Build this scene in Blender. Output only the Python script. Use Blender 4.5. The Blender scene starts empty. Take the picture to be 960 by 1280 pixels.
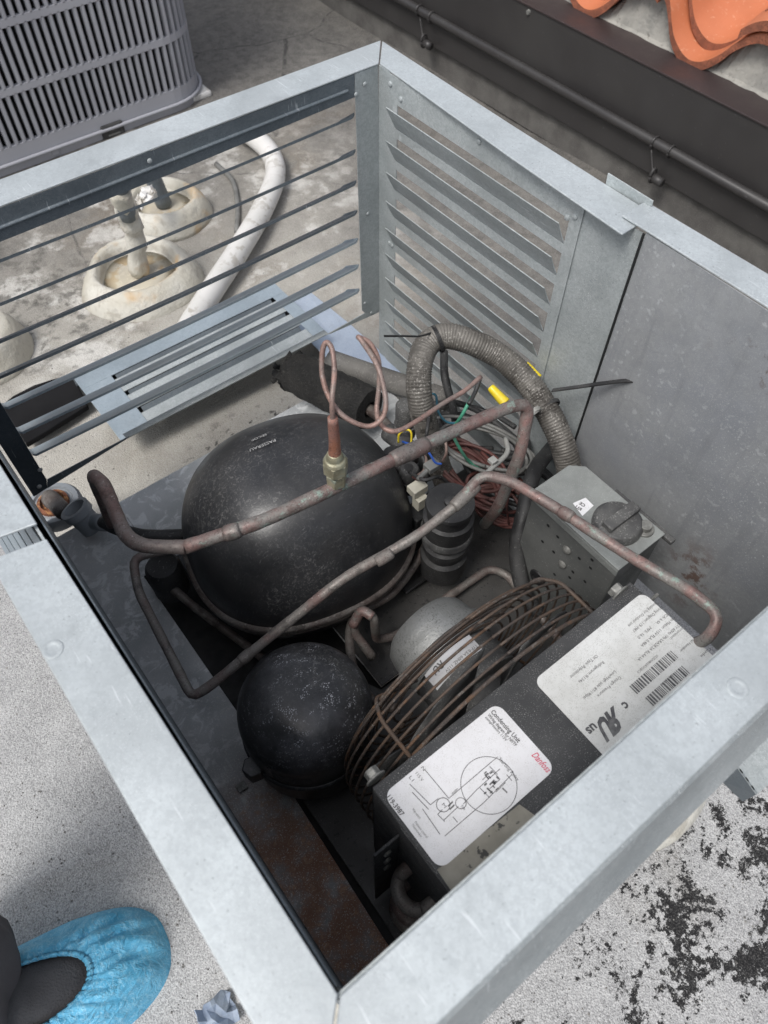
import bpy, bmesh, math, random
import numpy as np
from mathutils import Vector, Matrix
random.seed(7)
R_ = math.radians
sc = bpy.context.scene
col = sc.collection

# ------------------------------------------------------------ camera
FPX = 951.35
CAM = Vector((0.61196, 0.79089, 0.46493))
RT = Vector((-0.78795251, 0.61572577, 0.00355266))
DN = Vector((0.50589481, 0.65066787, -0.56630536))
FW = Vector((-0.3510004, -0.44442446, -0.82418785))
cd = bpy.data.cameras.new('camera'); cam = bpy.data.objects.new('camera', cd); col.objects.link(cam)
m = Matrix((( RT.x, -DN.x, -FW.x), (RT.y, -DN.y, -FW.y), (RT.z, -DN.z, -FW.z))).to_4x4()
m.translation = CAM; cam.matrix_world = m
cd.sensor_fit = 'VERTICAL'; cd.sensor_height = 36; cd.lens = FPX/1280*36
cd.clip_start = .01; cd.clip_end = 400
cd.dof.use_dof = True; cd.dof.focus_distance = .86; cd.dof.aperture_fstop = 9
sc.camera = cam

# ------------------------------------------------------------ sky and sun (overcast)
SUN_EL, SUN_ROT = 58, 205       # sky rotation in degrees
w = bpy.data.worlds.new('World'); sc.world = w; w.use_nodes = True
nt = w.node_tree; bg = nt.nodes['Background']
sky = nt.nodes.new('ShaderNodeTexSky'); sky.sky_type = 'NISHITA'; sky.sun_disc = False
sky.sun_elevation = R_(SUN_EL); sky.air_density = 1.0; sky.dust_density = 3.0; sky.ozone_density = 1.0
hs = nt.nodes.new('ShaderNodeHueSaturation'); hs.inputs['Saturation'].default_value = .38
nt.links.new(sky.outputs[0], hs.inputs['Color']); nt.links.new(hs.outputs[0], bg.inputs['Color'])
bg.inputs['Strength'].default_value = .138
sd = Vector((.62, .12, 1.05)).normalized()         # towards the sun
SUN_EL = math.asin(sd.z); sky.sun_elevation = SUN_EL; sky.sun_rotation = math.atan2(sd.x, sd.y)
sl = bpy.data.lights.new('sun', 'SUN'); sl.energy = 1.7; sl.angle = R_(20); sl.color = (1, .97, .93)
so = bpy.data.objects.new('sun', sl); col.objects.link(so)
so.rotation_euler = sd.to_track_quat('Z', 'Y').to_euler()
sc.view_settings.view_transform = 'Standard'; sc.view_settings.look = 'None'
sc.view_settings.exposure = .42; sc.view_settings.gamma = 1

# ------------------------------------------------------------ pixel of the photo -> point at a known height / plane
def ray(u, v): return RT*((u-480)/FPX) + DN*((v-640)/FPX) + FW
def Z(u, v, z): d = ray(u, v); return CAM + d*((z-CAM.z)/d.z)
def X(u, v, x=0): d = ray(u, v); return CAM + d*((x-CAM.x)/d.x)
def Y(u, v, y=0): d = ray(u, v); return CAM + d*((y-CAM.y)/d.y)
def pr(P):
    q = Vector(P)-CAM; k = q.dot(FW); return 480+FPX*q.dot(RT)/k, 640+FPX*q.dot(DN)/k
def Zs(lst): return [Z(*p) for p in lst]
def ZV(x, y, v):        # height of the point above (x,y) seen at image row v
    a, b = -1.0, .4
    for _ in range(40):
        c = (a+b)/2
        if pr((x, y, c))[1] > v: a = c
        else: b = c
    return a

# ------------------------------------------------------------ materials
class Nodes:
    def __init__(s, name):
        s.m = bpy.data.materials.new(name); s.m.use_nodes = True; s.t = s.m.node_tree
        s.b = s.t.nodes['Principled BSDF']
        g = s.t.nodes.new('ShaderNodeNewGeometry'); s.pos = g.outputs['Position']; s.geo = g
    def n(s, typ): return s.t.nodes.new('ShaderNode'+typ)
    def put(s, sock, v):
        if hasattr(v, 'is_output') or isinstance(v, bpy.types.NodeSocket): s.t.links.new(v, sock)
        elif isinstance(v, (tuple, list)) and len(v) == 3 and sock.type == 'RGBA': sock.default_value = (*v, 1)
        else: sock.default_value = v
    def noise(s, scale, detail=5, rough=.55, vec=None, dist=0):
        k = s.n('TexNoise'); s.put(k.inputs['Vector'], vec or s.pos)
        k.inputs['Scale'].default_value = scale; k.inputs['Detail'].default_value = detail
        k.inputs['Roughness'].default_value = rough; k.inputs['Distortion'].default_value = dist
        return k.outputs['Fac']
    def vor(s, scale, out='Color', vec=None, feat='F1'):
        k = s.n('TexVoronoi'); s.put(k.inputs['Vector'], vec or s.pos); k.inputs['Scale'].default_value = scale; k.feature = feat
        return k.outputs[out]
    def ms(s, v, lo, hi, a=0, b=1):
        k = s.n('MapRange'); k.interpolation_type = 'SMOOTHSTEP'
        s.put(k.inputs['Value'], v); k.inputs['From Min'].default_value = lo; k.inputs['From Max'].default_value = hi
        k.inputs['To Min'].default_value = a; k.inputs['To Max'].default_value = b; return k.outputs[0]
    def mth(s, op, a, b=0):
        k = s.n('Math'); k.operation = op; s.put(k.inputs[0], a); s.put(k.inputs[1], b); return k.outputs[0]
    def mix(s, f, a, b, mode='MIX'):
        k = s.n('MixRGB'); k.blend_type = mode; s.put(k.inputs[0], f); s.put(k.inputs[1], a); s.put(k.inputs[2], b); return k.outputs[0]
    def vs(s, mul):
        k = s.n('VectorMath'); k.operation = 'MULTIPLY'; s.put(k.inputs[0], s.pos); k.inputs[1].default_value = mul; return k.outputs[0]
    def dist(s, p, mul=(1, 1, 1)):
        a = s.n('VectorMath'); a.operation = 'SUBTRACT'; s.put(a.inputs[0], s.pos); a.inputs[1].default_value = p
        c = s.n('VectorMath'); c.operation = 'MULTIPLY'; s.put(c.inputs[0], a.outputs[0]); c.inputs[1].default_value = mul
        b = s.n('VectorMath'); b.operation = 'LENGTH'; s.put(b.inputs[0], c.outputs[0]); return b.outputs['Value']
    def xyz(s):
        k = s.n('SeparateXYZ'); s.put(k.inputs[0], s.pos); return k.outputs
    def bump(s, h, strength=.3, d=.001):
        k = s.n('Bump'); k.inputs['Strength'].default_value = strength; k.inputs['Distance'].default_value = d
        s.put(k.inputs['Height'], h); s.put(s.b.inputs['Normal'], k.outputs[0])
    def out(s, c, rough=.6, metal=0, spec=.5):
        s.put(s.b.inputs['Base Color'], c); s.put(s.b.inputs['Roughness'], rough); s.put(s.b.inputs['Metallic'], metal)
        s.b.inputs['Specular IOR Level'].default_value = spec
        return s.m

def plain(name, base, alt=None, scale=25, rough=.6, metal=0, specks=(), bump=.25, bs=300, bd=.0006, rv=.12, spec=.5):
    k = Nodes(name); alt = alt or tuple(c*.65 for c in base)
    c = k.mix(k.ms(k.noise(scale, 6), .35, .68), base, alt)
    for sc_, ss, lo, hi, amt in specks:
        f = k.ms(k.noise(ss, 3, .6), lo, hi, 0, amt)
        f = k.mth('MULTIPLY', f, k.ms(k.noise(ss*.12, 3), .35, .6))
        c = k.mix(f, c, sc_)
    r = k.ms(k.noise(scale*2, 4), .3, .7, max(0, rough-rv), min(1, rough+rv))
    if bump: k.bump(k.noise(bs, 4), bump, bd)
    return k.out(c, r, metal, spec)

def galv(name, a, b, metal=.75, rough=.42, dusty=.25, dust=(.5, .5, .49)):
    k = Nodes(name)
    cells = k.vor(480); bw = k.n('RGBToBW'); k.put(bw.inputs[0], cells)
    c = k.mix(k.ms(k.mth('ADD', k.mth('MULTIPLY', bw.outputs[0], .45), k.mth('MULTIPLY', k.noise(130, 4), .55)), .3, .7), a, b)
    c = k.mix(k.ms(k.noise(9, 5), .4, .7, 0, .55), c, tuple(x*.72 for x in a))
    d = k.mth('MULTIPLY', k.ms(k.noise(900, 3, .7), .56, .66), k.ms(k.noise(22, 4), .36, .66, .05, 1))
    c = k.mix(k.mth('MULTIPLY', d, min(1, dusty*3.2)), c, dust)
    c = k.mix(k.ms(k.noise(5, 6, .6), .5, .75, 0, dusty), c, dust)
    c = k.mix(k.ms(k.noise(1, 5, .7, vec=k.vs((14, 9, 20)), dist=1.5), .54, .72, 0, .30), c, tuple(x*.62 for x in a))
    c = k.mix(k.ms(k.noise(330, 2, .7), .665, .70, 0, .55), c, tuple(x*.45 for x in a))
    sc_ = k.mth('MULTIPLY', k.ms(k.noise(1, 2, .5, vec=k.vs((420, 26, 30)), dist=.3), .66, .70), k.ms(k.noise(12, 3), .5, .6)); c = k.mix(k.mth('MULTIPLY', sc_, .4), c, (.75, .78, .8))
    k.bump(k.mth('ADD', k.noise(60, 3), k.mth('MULTIPLY', k.noise(1200, 2),   .15)), .3, .0014)
    r = k.ms(bw.outputs[0], 0, 1, rough-.03, rough+.05)
    r = k.mth('ADD', r, k.mth('MULTIPLY', d, .3))
    mt = k.ms(d, 0, 1, metal, metal*.3)
    return k.out(c, r, mt)

M = {}
M['galv_top'] = galv('galvanized_rim', (.44, .475, .49), (.50, .54, .555), .35, .5, .16, (.74, .77, .78))
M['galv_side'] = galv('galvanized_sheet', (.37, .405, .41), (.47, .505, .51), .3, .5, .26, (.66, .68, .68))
M['galv_dark'] = galv('galvanized_blue_dark', (.13, .155, .175), (.165, .19, .21), .35, .5, .15, (.42, .45, .45))  # darker galvanized copy; carries the shade of the far left side as colour
M['galv_shade'] = galv('galvanized_shaded_post', (.055, .07, .085), (.075, .09, .105), .3, .5, .08, (.3, .33, .34))  # darkest copy of the galvanized steel, the left post's shade put into its colour
M['galv_loose'] = galv('galvanized_loose', (.36, .43, .48), (.42, .49, .54), .45, .42, .15)

def m_solid():
    k = Nodes('galvanized_stained'); cells = k.vor(230); bw = k.n('RGBToBW'); k.put(bw.inputs[0], cells)
    c = k.mix(bw.outputs[0], (.33, .34, .35), (.39, .40, .405))
    c = k.mix(k.ms(k.noise(6, 5), .35, .7), c, (.29, .305, .33))
    sp = k.mth('MULTIPLY', k.ms(k.noise(110, 3, .65), .58, .66), k.ms(k.noise(8, 3), .40, .58))
    c = k.mix(k.mth('MULTIPLY', sp, .5), c, (.58, .60, .61))
    gr = k.ms(k.noise(850, 3, .7), .55, .66, 0, .5); c = k.mix(gr, c, (.52, .53, .53))
    dr = k.mth('MULTIPLY', k.ms(k.noise(420, 2, .7), .62, .7, 0, .8), k.ms(k.dist((.012, .72, -.2)), .05, .25, 1, 0))
    c = k.mix(dr, c, (.66, .68, .70))
    ru = k.mth('MULTIPLY', k.ms(k.noise(45, 6, .7), .46, .6), k.ms(k.dist(tuple(X(862, 722, .003)), (1, 1, .6)), .01, .055, 1, 0))
    c = k.mix(k.mth('MULTIPLY', ru, .8), c, (.13, .06, .035))
    ru2 = k.mth('MULTIPLY', k.ms(k.noise(60, 6, .7), .55, .62), k.ms(k.dist((.012, .62, -.055), (1, .6, 2)), .01, .07, 1, 0))
    c = k.mix(k.mth('MULTIPLY', ru2, .6), c, (.14, .10, .08))
    stv = k.mth('MULTIPLY', k.ms(k.noise(1, 4, .6, vec=k.vs((1, 60, 5))), .52, .66), .30); c = k.mix(stv, c, (.22, .23, .24))
    k.bump(k.noise(35, 4), .3, .003)
    return k.out(c, k.ms(k.noise(20, 4), .3, .7, .42, .62), .3)
M['galv_solid'] = m_solid()

def m_ground():
    k = Nodes('mineral_roof'); x, y, z = k.xyz()
    g1 = k.noise(520, 2, .7); g2 = k.vor(430, 'Distance'); big = k.noise(2.2, 6, .6); mid = k.noise(11, 6, .65); mid2 = k.noise(38, 5, .7)
    lightc = k.mix(k.ms(big, .35, .65), (.44, .42, .375), (.34, .325, .295))
    grey = k.mix(k.ms(mid, .3, .7), (.43, .43, .43), (.35, .35, .352))
    nr = k.mth('MAXIMUM', k.ms(y, .35, .75), k.ms(x, .60, .70))                                            # towards the walked on near side: greyer granules
    c = k.mix(nr, lightc, grey)
    # weathered and damp far side
    wob = k.mth('MULTIPLY', k.mth('SUBTRACT', mid, .5), .5)
    far = k.ms(k.mth('ADD', y, wob), -.30, -1.05, 0, 1)
    farx = k.ms(k.mth('ADD', x, wob), .0, -.50, 0, 1)
    dk = k.mth('MAXIMUM', far, farx)
    c = k.mix(k.mth('MULTIPLY', dk, .9), c, k.mix(k.ms(mid2, .3, .7), (.085, .08, .075), (.175, .165, .15)))
    ch = k.ms(x, -.62, -.8); c = k.mix(k.mth('MULTIPLY', ch, .4), c, (.035, .033, .032))  # channel by the fascia: its stain and its shade both in the colour
    # brown puddle stains and white residue by the pipe bases
    st = k.mth('MULTIPLY', k.ms(k.noise(5.5, 5, .6), .52, .62), k.ms(k.dist((.0, -.55, -.58)), .3, .8, 1, 0))
    c = k.mix(k.mth('MULTIPLY', st, .55), c, (.17, .14, .105))
    wh = k.mth('MULTIPLY', k.ms(mid, .5, .64), k.ms(k.dist((.12, -.62, -.58)), .25, .7, 1, 0))
    c = k.mix(k.mth('MULTIPLY', wh, .7), c, (.66, .65, .62))
    df = k.mth('MULTIPLY', k.ms(k.noise(26, 5, .7), .48, .62), k.ms(k.dist((.42, -.62, -.58), (1, .8, 1)), .08, .32, 1, 0))
    c = k.mix(k.mth('MULTIPLY', df, .8), c, (.10, .095, .085))
    tr = k.mth('MULTIPLY', k.ms(k.noise(3.2, 6, .65, dist=.8), .5, .66), .35); c = k.mix(tr, c, (.24, .225, .20))
    # bald black bitumen patches
    hole = k.mth('ADD', k.mth('MULTIPLY', k.noise(110, 6, .8), .5), k.mth('MULTIPLY', k.noise(14, 5, .65, dist=.6), .5))
    z1 = k.ms(k.dist((.22, 1.07, -.58), (1, 1.15, 1)), .12, .40, 1, 0)
    z2 = k.ms(k.dist((.03, .93, -.58), (1, 1, 1)), .04, .24, 1, 0)
    z3 = k.ms(k.dist((.56, .93, -.58), (1, 1.3, 1)), .03, .15, 1, 0)
    zn = k.mth('MAXIMUM', k.mth('MAXIMUM', z1, z2), z3)
    thr = k.mth('SUBTRACT', hole, k.mth('MULTIPLY', zn, .086))
    b1 = k.ms(thr, .418, .398)
    b1 = k.mth('MULTIPLY', b1, k.ms(zn, .05, .35))
    z4 = k.mth('MULTIPLY', k.ms(k.dist((.25, .02, -.58), (.8, 1, 1)), .05, .16, 1, 0), k.ms(k.noise(60, 5, .7), .57, .62))
    b1 = k.mth('MAXIMUM', b1, z4)
    c = k.mix(b1, c, (.018, .017, .018))
    # crack lines on the far roof
    cr = k.vor(1.7, 'Distance', k.mix(.07, k.pos, k.n('TexNoise').outputs['Color'], 'ADD'), 'DISTANCE_TO_EDGE')
    crm = k.mth('MULTIPLY', k.ms(cr, .0015, .007, 1, 0), k.mth('MULTIPLY', far, k.ms(mid2, .45, .55))); c = k.mix(k.mth('MULTIPLY', crm, .7), c, (.02, .02, .02))
    # granules
    vc = k.n('RGBToBW'); k.put(vc.inputs[0], k.vor(760))
    sa = k.mth('ADD', .38, k.mth('MULTIPLY', nr, .62))
    c = k.mix(k.mth('MULTIPLY', sa, k.ms(vc.outputs[0], .56, .8, 0, .36)), c, k.mix(.6, c, (.88, .88, .87)))
    c = k.mix(k.mth('MULTIPLY', sa, k.ms(vc.outputs[0], .44, .2, 0, .52)), c, k.mix(.7, c, (.05, .05, .05)))
    c = k.mix(k.ms(k.noise(1100, 1), .6, .7, 0, .3), c, (.10, .10, .10))
    c = k.mix(k.mth('MULTIPLY', b1, .8), c, k.mix(k.ms(g1, .5, .7), (.014, .014, .015), (.07, .068, .066)))
    h = k.mth('ADD', k.mth('MULTIPLY', g2, -.5), k.mth('MULTIPLY', mid2, .8)); h = k.mth('SUBTRACT', h, k.mth('MULTIPLY', b1, 1.6))
    k.bump(h, .55, .004)
    return k.out(c, .93, 0, .25)
M['ground'] = m_ground()

def m_rust_strip():
    k = Nodes('floor_steel'); x, y, z = k.xyz()
    c = k.mix(k.ms(k.noise(14, 6), .35, .65), (.38, .40, .41), (.47, .485, .495))
    c = k.mix(k.mth('MULTIPLY', k.ms(k.noise(42, 6, .72, dist=.8), .50, .60), .75), c, (.68, .70, .71))
    dark = k.ms(y, .36, .60); c = k.mix(k.mth('MULTIPLY', dark, .7), c, (.11, .10, .09))
    ru = k.mth('MULTIPLY', k.ms(y, .45, .60), k.ms(k.noise(30, 6, .7), .32, .56)); c = k.mix(ru, c, (.27, .15, .10))
    r2 = k.mth('MULTIPLY', ru, k.ms(k.noise(120, 4, .7), .55, .65)); c = k.mix(k.mth('MULTIPLY', r2, .7), c, (.42, .26, .17))
    gd = k.ms(k.noise(700, 2, .7), .60, .66, 0, .8); c = k.mix(gd, c, (.62, .60, .56))
    k.bump(k.noise(150, 5, .7), .4, .002)
    return k.out(c, k.ms(k.noise(30, 4), .3, .7, .45, .75), .25)
M['floor'] = m_rust_strip()

M['black_pan'] = plain('black_pan', (.038, .037, .036), (.065, .063, .06), 12, .5, 0, [((.20, .20, .20), 700, .62, .7, .8), ((.01, .01, .012), 160, .6, .66, .8)], .3, 200, .001)
M['scrap'] = plain('flat_piece_black', (.006, .006, .007), (.012, .012, .013), 20, .9, spec=.2)  # near-black of the flat piece by the loose panel
M['dark_fill'] = plain('dark_fill_black', (.012, .012, .013), None, 20, .7)  # near-black for holes and dark parts, also for fills that stand for shade
def m_shell(name, streak=False):
    k = Nodes(name)
    c = k.mix(k.ms(k.noise(9, 6), .35, .65), (.014, .0145, .016), (.03, .031, .034))
    c = k.mix(k.mth('MULTIPLY', k.ms(k.noise(260, 5, .75, dist=1), .50, .68), k.ms(k.noise(9, 5, .6), .42, .66, .04, .6)), c, (.24, .235, .225))
    sv = k.vs((90, 420, 90)) if not streak else k.vs((40, 300, 200))
    c = k.mix(k.mth('MULTIPLY', k.ms(k.noise(1, 5, .7, vec=sv), .58, .70), k.ms(k.noise(12, 3), .42, .6, 0, .38)), c, (.24, .24, .235))
    if streak:
        d = k.mth('MULTIPLY', k.ms(k.vor(560, 'Distance', vec=k.vs((1, 1, 1))), .22, .45, 1, 0), k.ms(k.noise(1, 3, .6, vec=k.vs((70, 70, 420))), .50, .60))
        d = k.mth('MULTIPLY', d, k.ms(k.noise(24, 3), .38, .6))
        c = k.mix(k.mth('MULTIPLY', d, .95), c, (.42, .43, .46)); hz = k.mth('MULTIPLY', k.ms(k.noise(22, 5, .65), .45, .7), .30); c = k.mix(hz, c, (.16, .16, .175))
    c = k.mix(k.ms(k.noise(13, 6, .65), .42, .70, 0, .5), c, (.042, .041, .040))
    k.bump(k.mth('ADD', k.mth('MULTIPLY', k.noise(420, 4), .1), k.noise(14, 3)), .25, .006)
    return k.out(c, k.ms(k.noise(14, 5), .3, .7, *((.24, .42) if streak else (.28, .52))), 0, .6)
M['shell'] = m_shell('compressor_black_paint'); M['receiver'] = m_shell('receiver_black_paint', True)

def m_cu(name, a, b, patina=.25, grey=.4):
    k = Nodes(name)
    c = k.mix(k.ms(k.noise(35, 5), .35, .65), a, b)
    c = k.mix(k.ms(k.noise(24, 6, .68), .40, .60, 0, grey), c, (.215, .205, .19))
    c = k.mix(k.ms(k.noise(50, 6, .7), .52, .66, 0, .7), c, tuple(q*.42 for q in a))
    c = k.mix(k.ms(k.noise(70, 5, .7), .56, .66, 0, patina), c, (.26, .37, .32))
    c = k.mix(k.ms(k.noise(500, 4, .7), .54, .64, 0, .6), c, (.06, .045, .04))
    c = k.mix(k.ms(k.noise(300, 3, .7), .62, .70, 0, .5), c, (.5, .46, .44))
    k.bump(k.noise(350, 5, .7), .5, .0008)
    return k.out(c, k.ms(k.noise(60, 4), .35, .65, .45, .72), .3)
M['copper_pink'] = m_cu('oxidized_copper', (.24, .145, .13), (.17, .13, .12), .65, 1)
M['copper_cap'] = m_cu('capillary_copper', (.33, .20, .165), (.23, .155, .135), .1, .4)
M['copper_dark'] = m_cu('soot_copper', (.085, .065, .058), (.13, .11, .10), .05, .6)
M['copper_grey'] = m_cu('grey_copper', (.20, .185, .17), (.17, .115, .105), .15, .75)
M['copper_orange'] = m_cu('bright_copper', (.40, .15, .08), (.28, .13, .10), .1, .2)
M['brass'] = plain('flare_brass', (.42, .40, .29), (.26, .24, .16), 60, .5, .5, [((.30, .38, .33), 90, .5, .62, .8)], .4, 300, .001)
M['guard'] = plain('rusty_wire', (.085, .058, .042), (.055, .045, .04), 40, .75, .1, [((.14, .075, .04), 60, .52, .64, .8), ((.16, .15, .14), 300, .55, .65, .6)], .6, 500, .001)
M['conduit'] = plain('conduit_steel', (.155, .145, .13), (.08, .074, .066), 30, .6, .2, [((.04, .035, .03), 60, .52, .6, .85), ((.42, .40, .37), 350, .55, .66, .7)], .4, 500, .001)
M['foam'] = plain('foam_insulation', (.011, .011, .011), (.024, .023, .022), 30, .95, 0, [((.12, .12, .11), 500, .56, .68, .5)], .9, 220, .004)
M['rubber'] = plain('rubber_black', (.018, .018, .019), (.05, .05, .05), 30, .6, 0, [((.22, .22, .21), 400, .6, .68, .6)])
M['plastic_dark'] = plain('dusty_plastic', (.045, .045, .046), (.09, .09, .088), 30, .65, 0, [((.26, .26, .25), 500, .55, .66, .7)], .4, 300, .001)
M['plastic_black'] = plain('sooty_plastic', (.020, .020, .021), (.035, .035, .035), 30, .6, 0, [((.14, .14, .14), 500, .58, .68, .6)], .4, 300, .001)
M['motor'] = plain('cast_aluminium', (.27, .275, .27), (.20, .205, .20), 25, .5, .5, [((.07, .07, .065), 500, .54, .64, .7)], .5, 450, .001)
M['control'] = plain('control_box_grey', (.27, .285, .275), (.20, .21, .205), 25, .62, .25, [((.42, .43, .42), 600, .56, .66, .5)], .2, 300)
M['control_side'] = plain('control_side_grey', (.16, .165, .16), (.11, .115, .112), 12, .6, .25, [((.35, .35, .35), 350, .62, .7, .7)], .2, 300)
M['cover'] = plain('textured_black_cover', (.035, .036, .038), (.055, .056, .058), 30, .75, 0, [((.30, .30, .29), 900, .56, .68, .8)], .7, 900, .0008)
M['label'] = plain('label_white', (.70, .70, .72), (.60, .60, .61), 12, .5, 0, [((.40, .39, .37), 1300, .5, .66, .6)], .15, 700, .0003)
M['label_dirty'] = plain('label_dirty', (.66, .67, .665), (.50, .505, .49), 10, .5, 0, [((.30, .30, .28), 1300, .5, .64, .75)], .15, 700, .0003)
M['tape'] = plain('aged_foil', (.27, .255, .215), (.19, .18, .15), 25, .75, 0, [((.03, .03, .03), 130, .6, .66, .9)], .5, 120, .001)
M['ink'] = plain('ink', (.055, .055, .06), (.14, .14, .14), 150, .6, bump=0)
M['ink_red'] = plain('red_ink', (.55, .05, .11), (.60, .14, .2), 200, .6, bump=0)
M['ink_white'] = plain('white_paint', (.48, .48, .47), (.3, .3, .3), 200, .6, bump=0)
M['bolt'] = plain('bolt_zinc', (.26, .26, .245), (.15, .15, .14), 90, .6, .4, [((.4, .4, .38), 300, .56, .66, .6)])
M['pvc'] = plain('white_pvc', (.68, .67, .65), (.58, .575, .55), 9, .5, 0, [((.30, .27, .22), 60, .5, .62, .7)], .3, 100, .001)
def m_mastic():
    k = Nodes('cream_mastic')
    c = k.mix(k.ms(k.noise(10, 5), .35, .65), (.48, .455, .385), (.56, .545, .49))
    c = k.mix(k.ms(k.noise(7, 4, .6), .56, .68, 0, .75), c, (.50, .33, .16))
    c = k.mix(k.ms(k.noise(40, 5, .7), .56, .66, 0, .5), c, (.33, .31, .27))
    c = k.mix(k.ms(k.noise(16, 6, .7, dist=1), .54, .66, 0, .5), c, (.30, .27, .22)); k.bump(k.noise(25, 6, .65), .8, .008); return k.out(c, .6)
M['mastic'] = m_mastic()
M['mastic_in'] = plain('mastic_puddle', (.42, .39, .33), (.52, .48, .38), 12, .35, 0, [((.36, .24, .10), 30, .5, .6, .7)], .2, 60, .002)
M['ac'] = plain('ac_grey_paint', (.37, .375, .405), (.335, .34, .37), 6, .42, 0, [((.35, .35, .36), 800, .62, .7, .4)], .1, 500)
M['ac_core'] = plain('ac_coil', (.012, .012, .014), None, 80, .8, bump=.8, bs=600, bd=.003)
M['grey_paint'] = plain('fascia_paint', (.035, .033, .033), (.042, .040, .039), 5, .42, 0, [((.10, .10, .10), 120, .66, .7, .5)], .12, 60, .0015)
M['upstand'] = plain('mineral_upstand', (.085, .08, .075), (.14, .135, .125), 14, .95, 0, [((.2, .19, .18), 500, .5, .64, .6)], .6, 400, .003)
M['brown_paint'] = plain('flashing_brown', (.045, .032, .031), (.038, .028, .028), 6, .45, 0, [((.16, .14, .13), 300, .62, .7, .5)])
M['cement'] = plain('bedding_mortar', (.34, .33, .30), (.25, .245, .225), 30, .9, 0, [((.10, .09, .08), 90, .6, .68, .7)], .8, 150, .003)
M['tile'] = plain('terracotta', (.54, .18, .085), (.45, .145, .065), 6, .55, 0, [((.62, .32, .2), 90, .58, .68, .5)], .2, 120, .001)
M['tile_end'] = plain('terracotta_edge', (.20, .07, .04), (.32, .11, .06), 60, .8, 0, [((.13, .05, .03), 250, .52, .62, .8)], .8, 300, .002)
M['cover_blue'] = None
M['trouser'] = plain('trouser_twill', (.062, .057, .064), (.085, .079, .087), 14, .9, 0, [((.11, .105, .11), 900, .56, .66, .5)], .5, 900, .001)
M['shoe'] = plain('shoe_mesh', (.05, .05, .055), (.07, .07, .075), 60, .85, 0, bump=.9, bs=420, bd=.0015)
M['skin'] = plain('skin', (.45, .28, .2), None, 10, .6)
M['wire_red'] = plain('wire_red', (.12, .042, .036), (.08, .038, .034), 30, .6)
M['wire_yellow'] = plain('wire_yellow', (.75, .58, .02), (.65, .5, .03), 30, .45)
M['wire_green'] = plain('wire_green', (.06, .30, .19), (.10, .28, .2), 30, .5)
M['wire_blue'] = plain('wire_blue', (.03, .10, .42), None, 30, .5)
M['wire_teal'] = plain('wire_teal', (.05, .20, .28), None, 30, .5)
M['wire_grey'] = plain('wire_grey', (.19, .19, .18), (.12, .12, .115), 30, .55)
M['connector'] = plain('cream_connector', (.58, .56, .47), (.48, .46, .38), 40, .5)
M['tie_clear'] = plain('tie_clear', (.42, .42, .40), (.32, .32, .3), 40, .4)
M['pipe_brown'] = plain('dusty_grey_pipe', (.15, .145, .135), (.105, .10, .095), 18, .7, 0, [((.3, .29, .27), 350, .54, .66, .6)], .4, 200, .001)
M['pvc_grey'] = plain('grey_fitting', (.30, .32, .34), (.22, .24, .26), 15, .6, 0, [((.5, .5, .5), 300, .6, .7, .5)], .3, 150, .001)
M['rust'] = plain('rust_flake', (.20, .075, .035), (.11, .045, .03), 60, .9, 0, [((.40, .20, .08), 120, .5, .6, .8)], .9, 200, .003)
M['rag'] = plain('blue_plastic_scrap', (.22, .27, .36), (.30, .35, .42), 40, .5, bump=.6, bs=90, bd=.003)

def m_blue():
    k = Nodes('shoe_cover_film')
    c = k.mix(k.ms(k.noise(30, 5, .6), .35, .65), (.10, .42, .66), (.15, .50, .74))
    wav = k.noise(1, 4, .6, vec=k.vs((150, 38, 60)), dist=1.4)
    c = k.mix(k.ms(k.mth('ABSOLUTE', k.mth('SUBTRACT', wav, .5)), .0, .035, .55, 0), c, (.45, .74, .88))
    k.bump(k.mth('ADD', k.noise(1, 5, .6, vec=k.vs((45, 90, 60)), dist=1.2), k.mth('MULTIPLY', k.noise(900, 2), .12)), .9, .008)
    k.b.inputs['Subsurface Weight'].default_value = 0
    return k.out(c, .5, 0, .4)
M['cover_blue'] = m_blue()

# ------------------------------------------------------------ object helpers
WL = {}
def tag(o, label=None, cat=None, group=None, kind=None):
    if label: o['label'] = label
    if cat: o['category'] = cat
    if group: o['group'] = group
    if kind: o['kind'] = kind
    return o
def thing(name, loc, label, cat, group=None):
    o = bpy.data.objects.new(name, None); col.objects.link(o); o.location = loc; o.empty_display_size = .05
    WL[o] = Vector(loc); return tag(o, label, cat, group)
def obj(name, bm, mt, parent=None, bevel=0, smooth=False, segs=2, sub=0):
    bmesh.ops.recalc_face_normals(bm, faces=bm.faces)
    off = WL.get(parent, Vector((0, 0, 0))) if parent else Vector((0, 0, 0))
    if parent is None:
        c = Vector((0, 0, 0))
        if bm.verts:
            xs = [v.co for v in bm.verts]
            c = Vector((sum(p.x for p in xs)/len(xs), sum(p.y for p in xs)/len(xs), min(p.z for p in xs)))
        off = c
    bmesh.ops.translate(bm, verts=bm.verts, vec=-off)
    me = bpy.data.meshes.new(name); bm.to_mesh(me); bm.free()
    if smooth:
        me.polygons.foreach_set('use_smooth', [True]*len(me.polygons))
        if smooth != 'all': me.set_sharp_from_angle(angle=R_(38))
    mts = mt if isinstance(mt, list) else [mt]
    for q in mts: me.materials.append(M[q] if isinstance(q, str) else q)
    o = bpy.data.objects.new(name, me); col.objects.link(o)
    if parent: o.parent = parent; WL[o] = off
    else: o.location = off; WL[o] = off
    if bevel:
        b = o.modifiers.new('bevel', 'BEVEL'); b.width = bevel; b.segments = segs; b.limit_method = 'ANGLE'; b.angle_limit = R_(35)
    if sub:
        s = o.modifiers.new('sub', 'SUBSURF'); s.levels = sub; s.render_levels = sub
    return o
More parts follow.
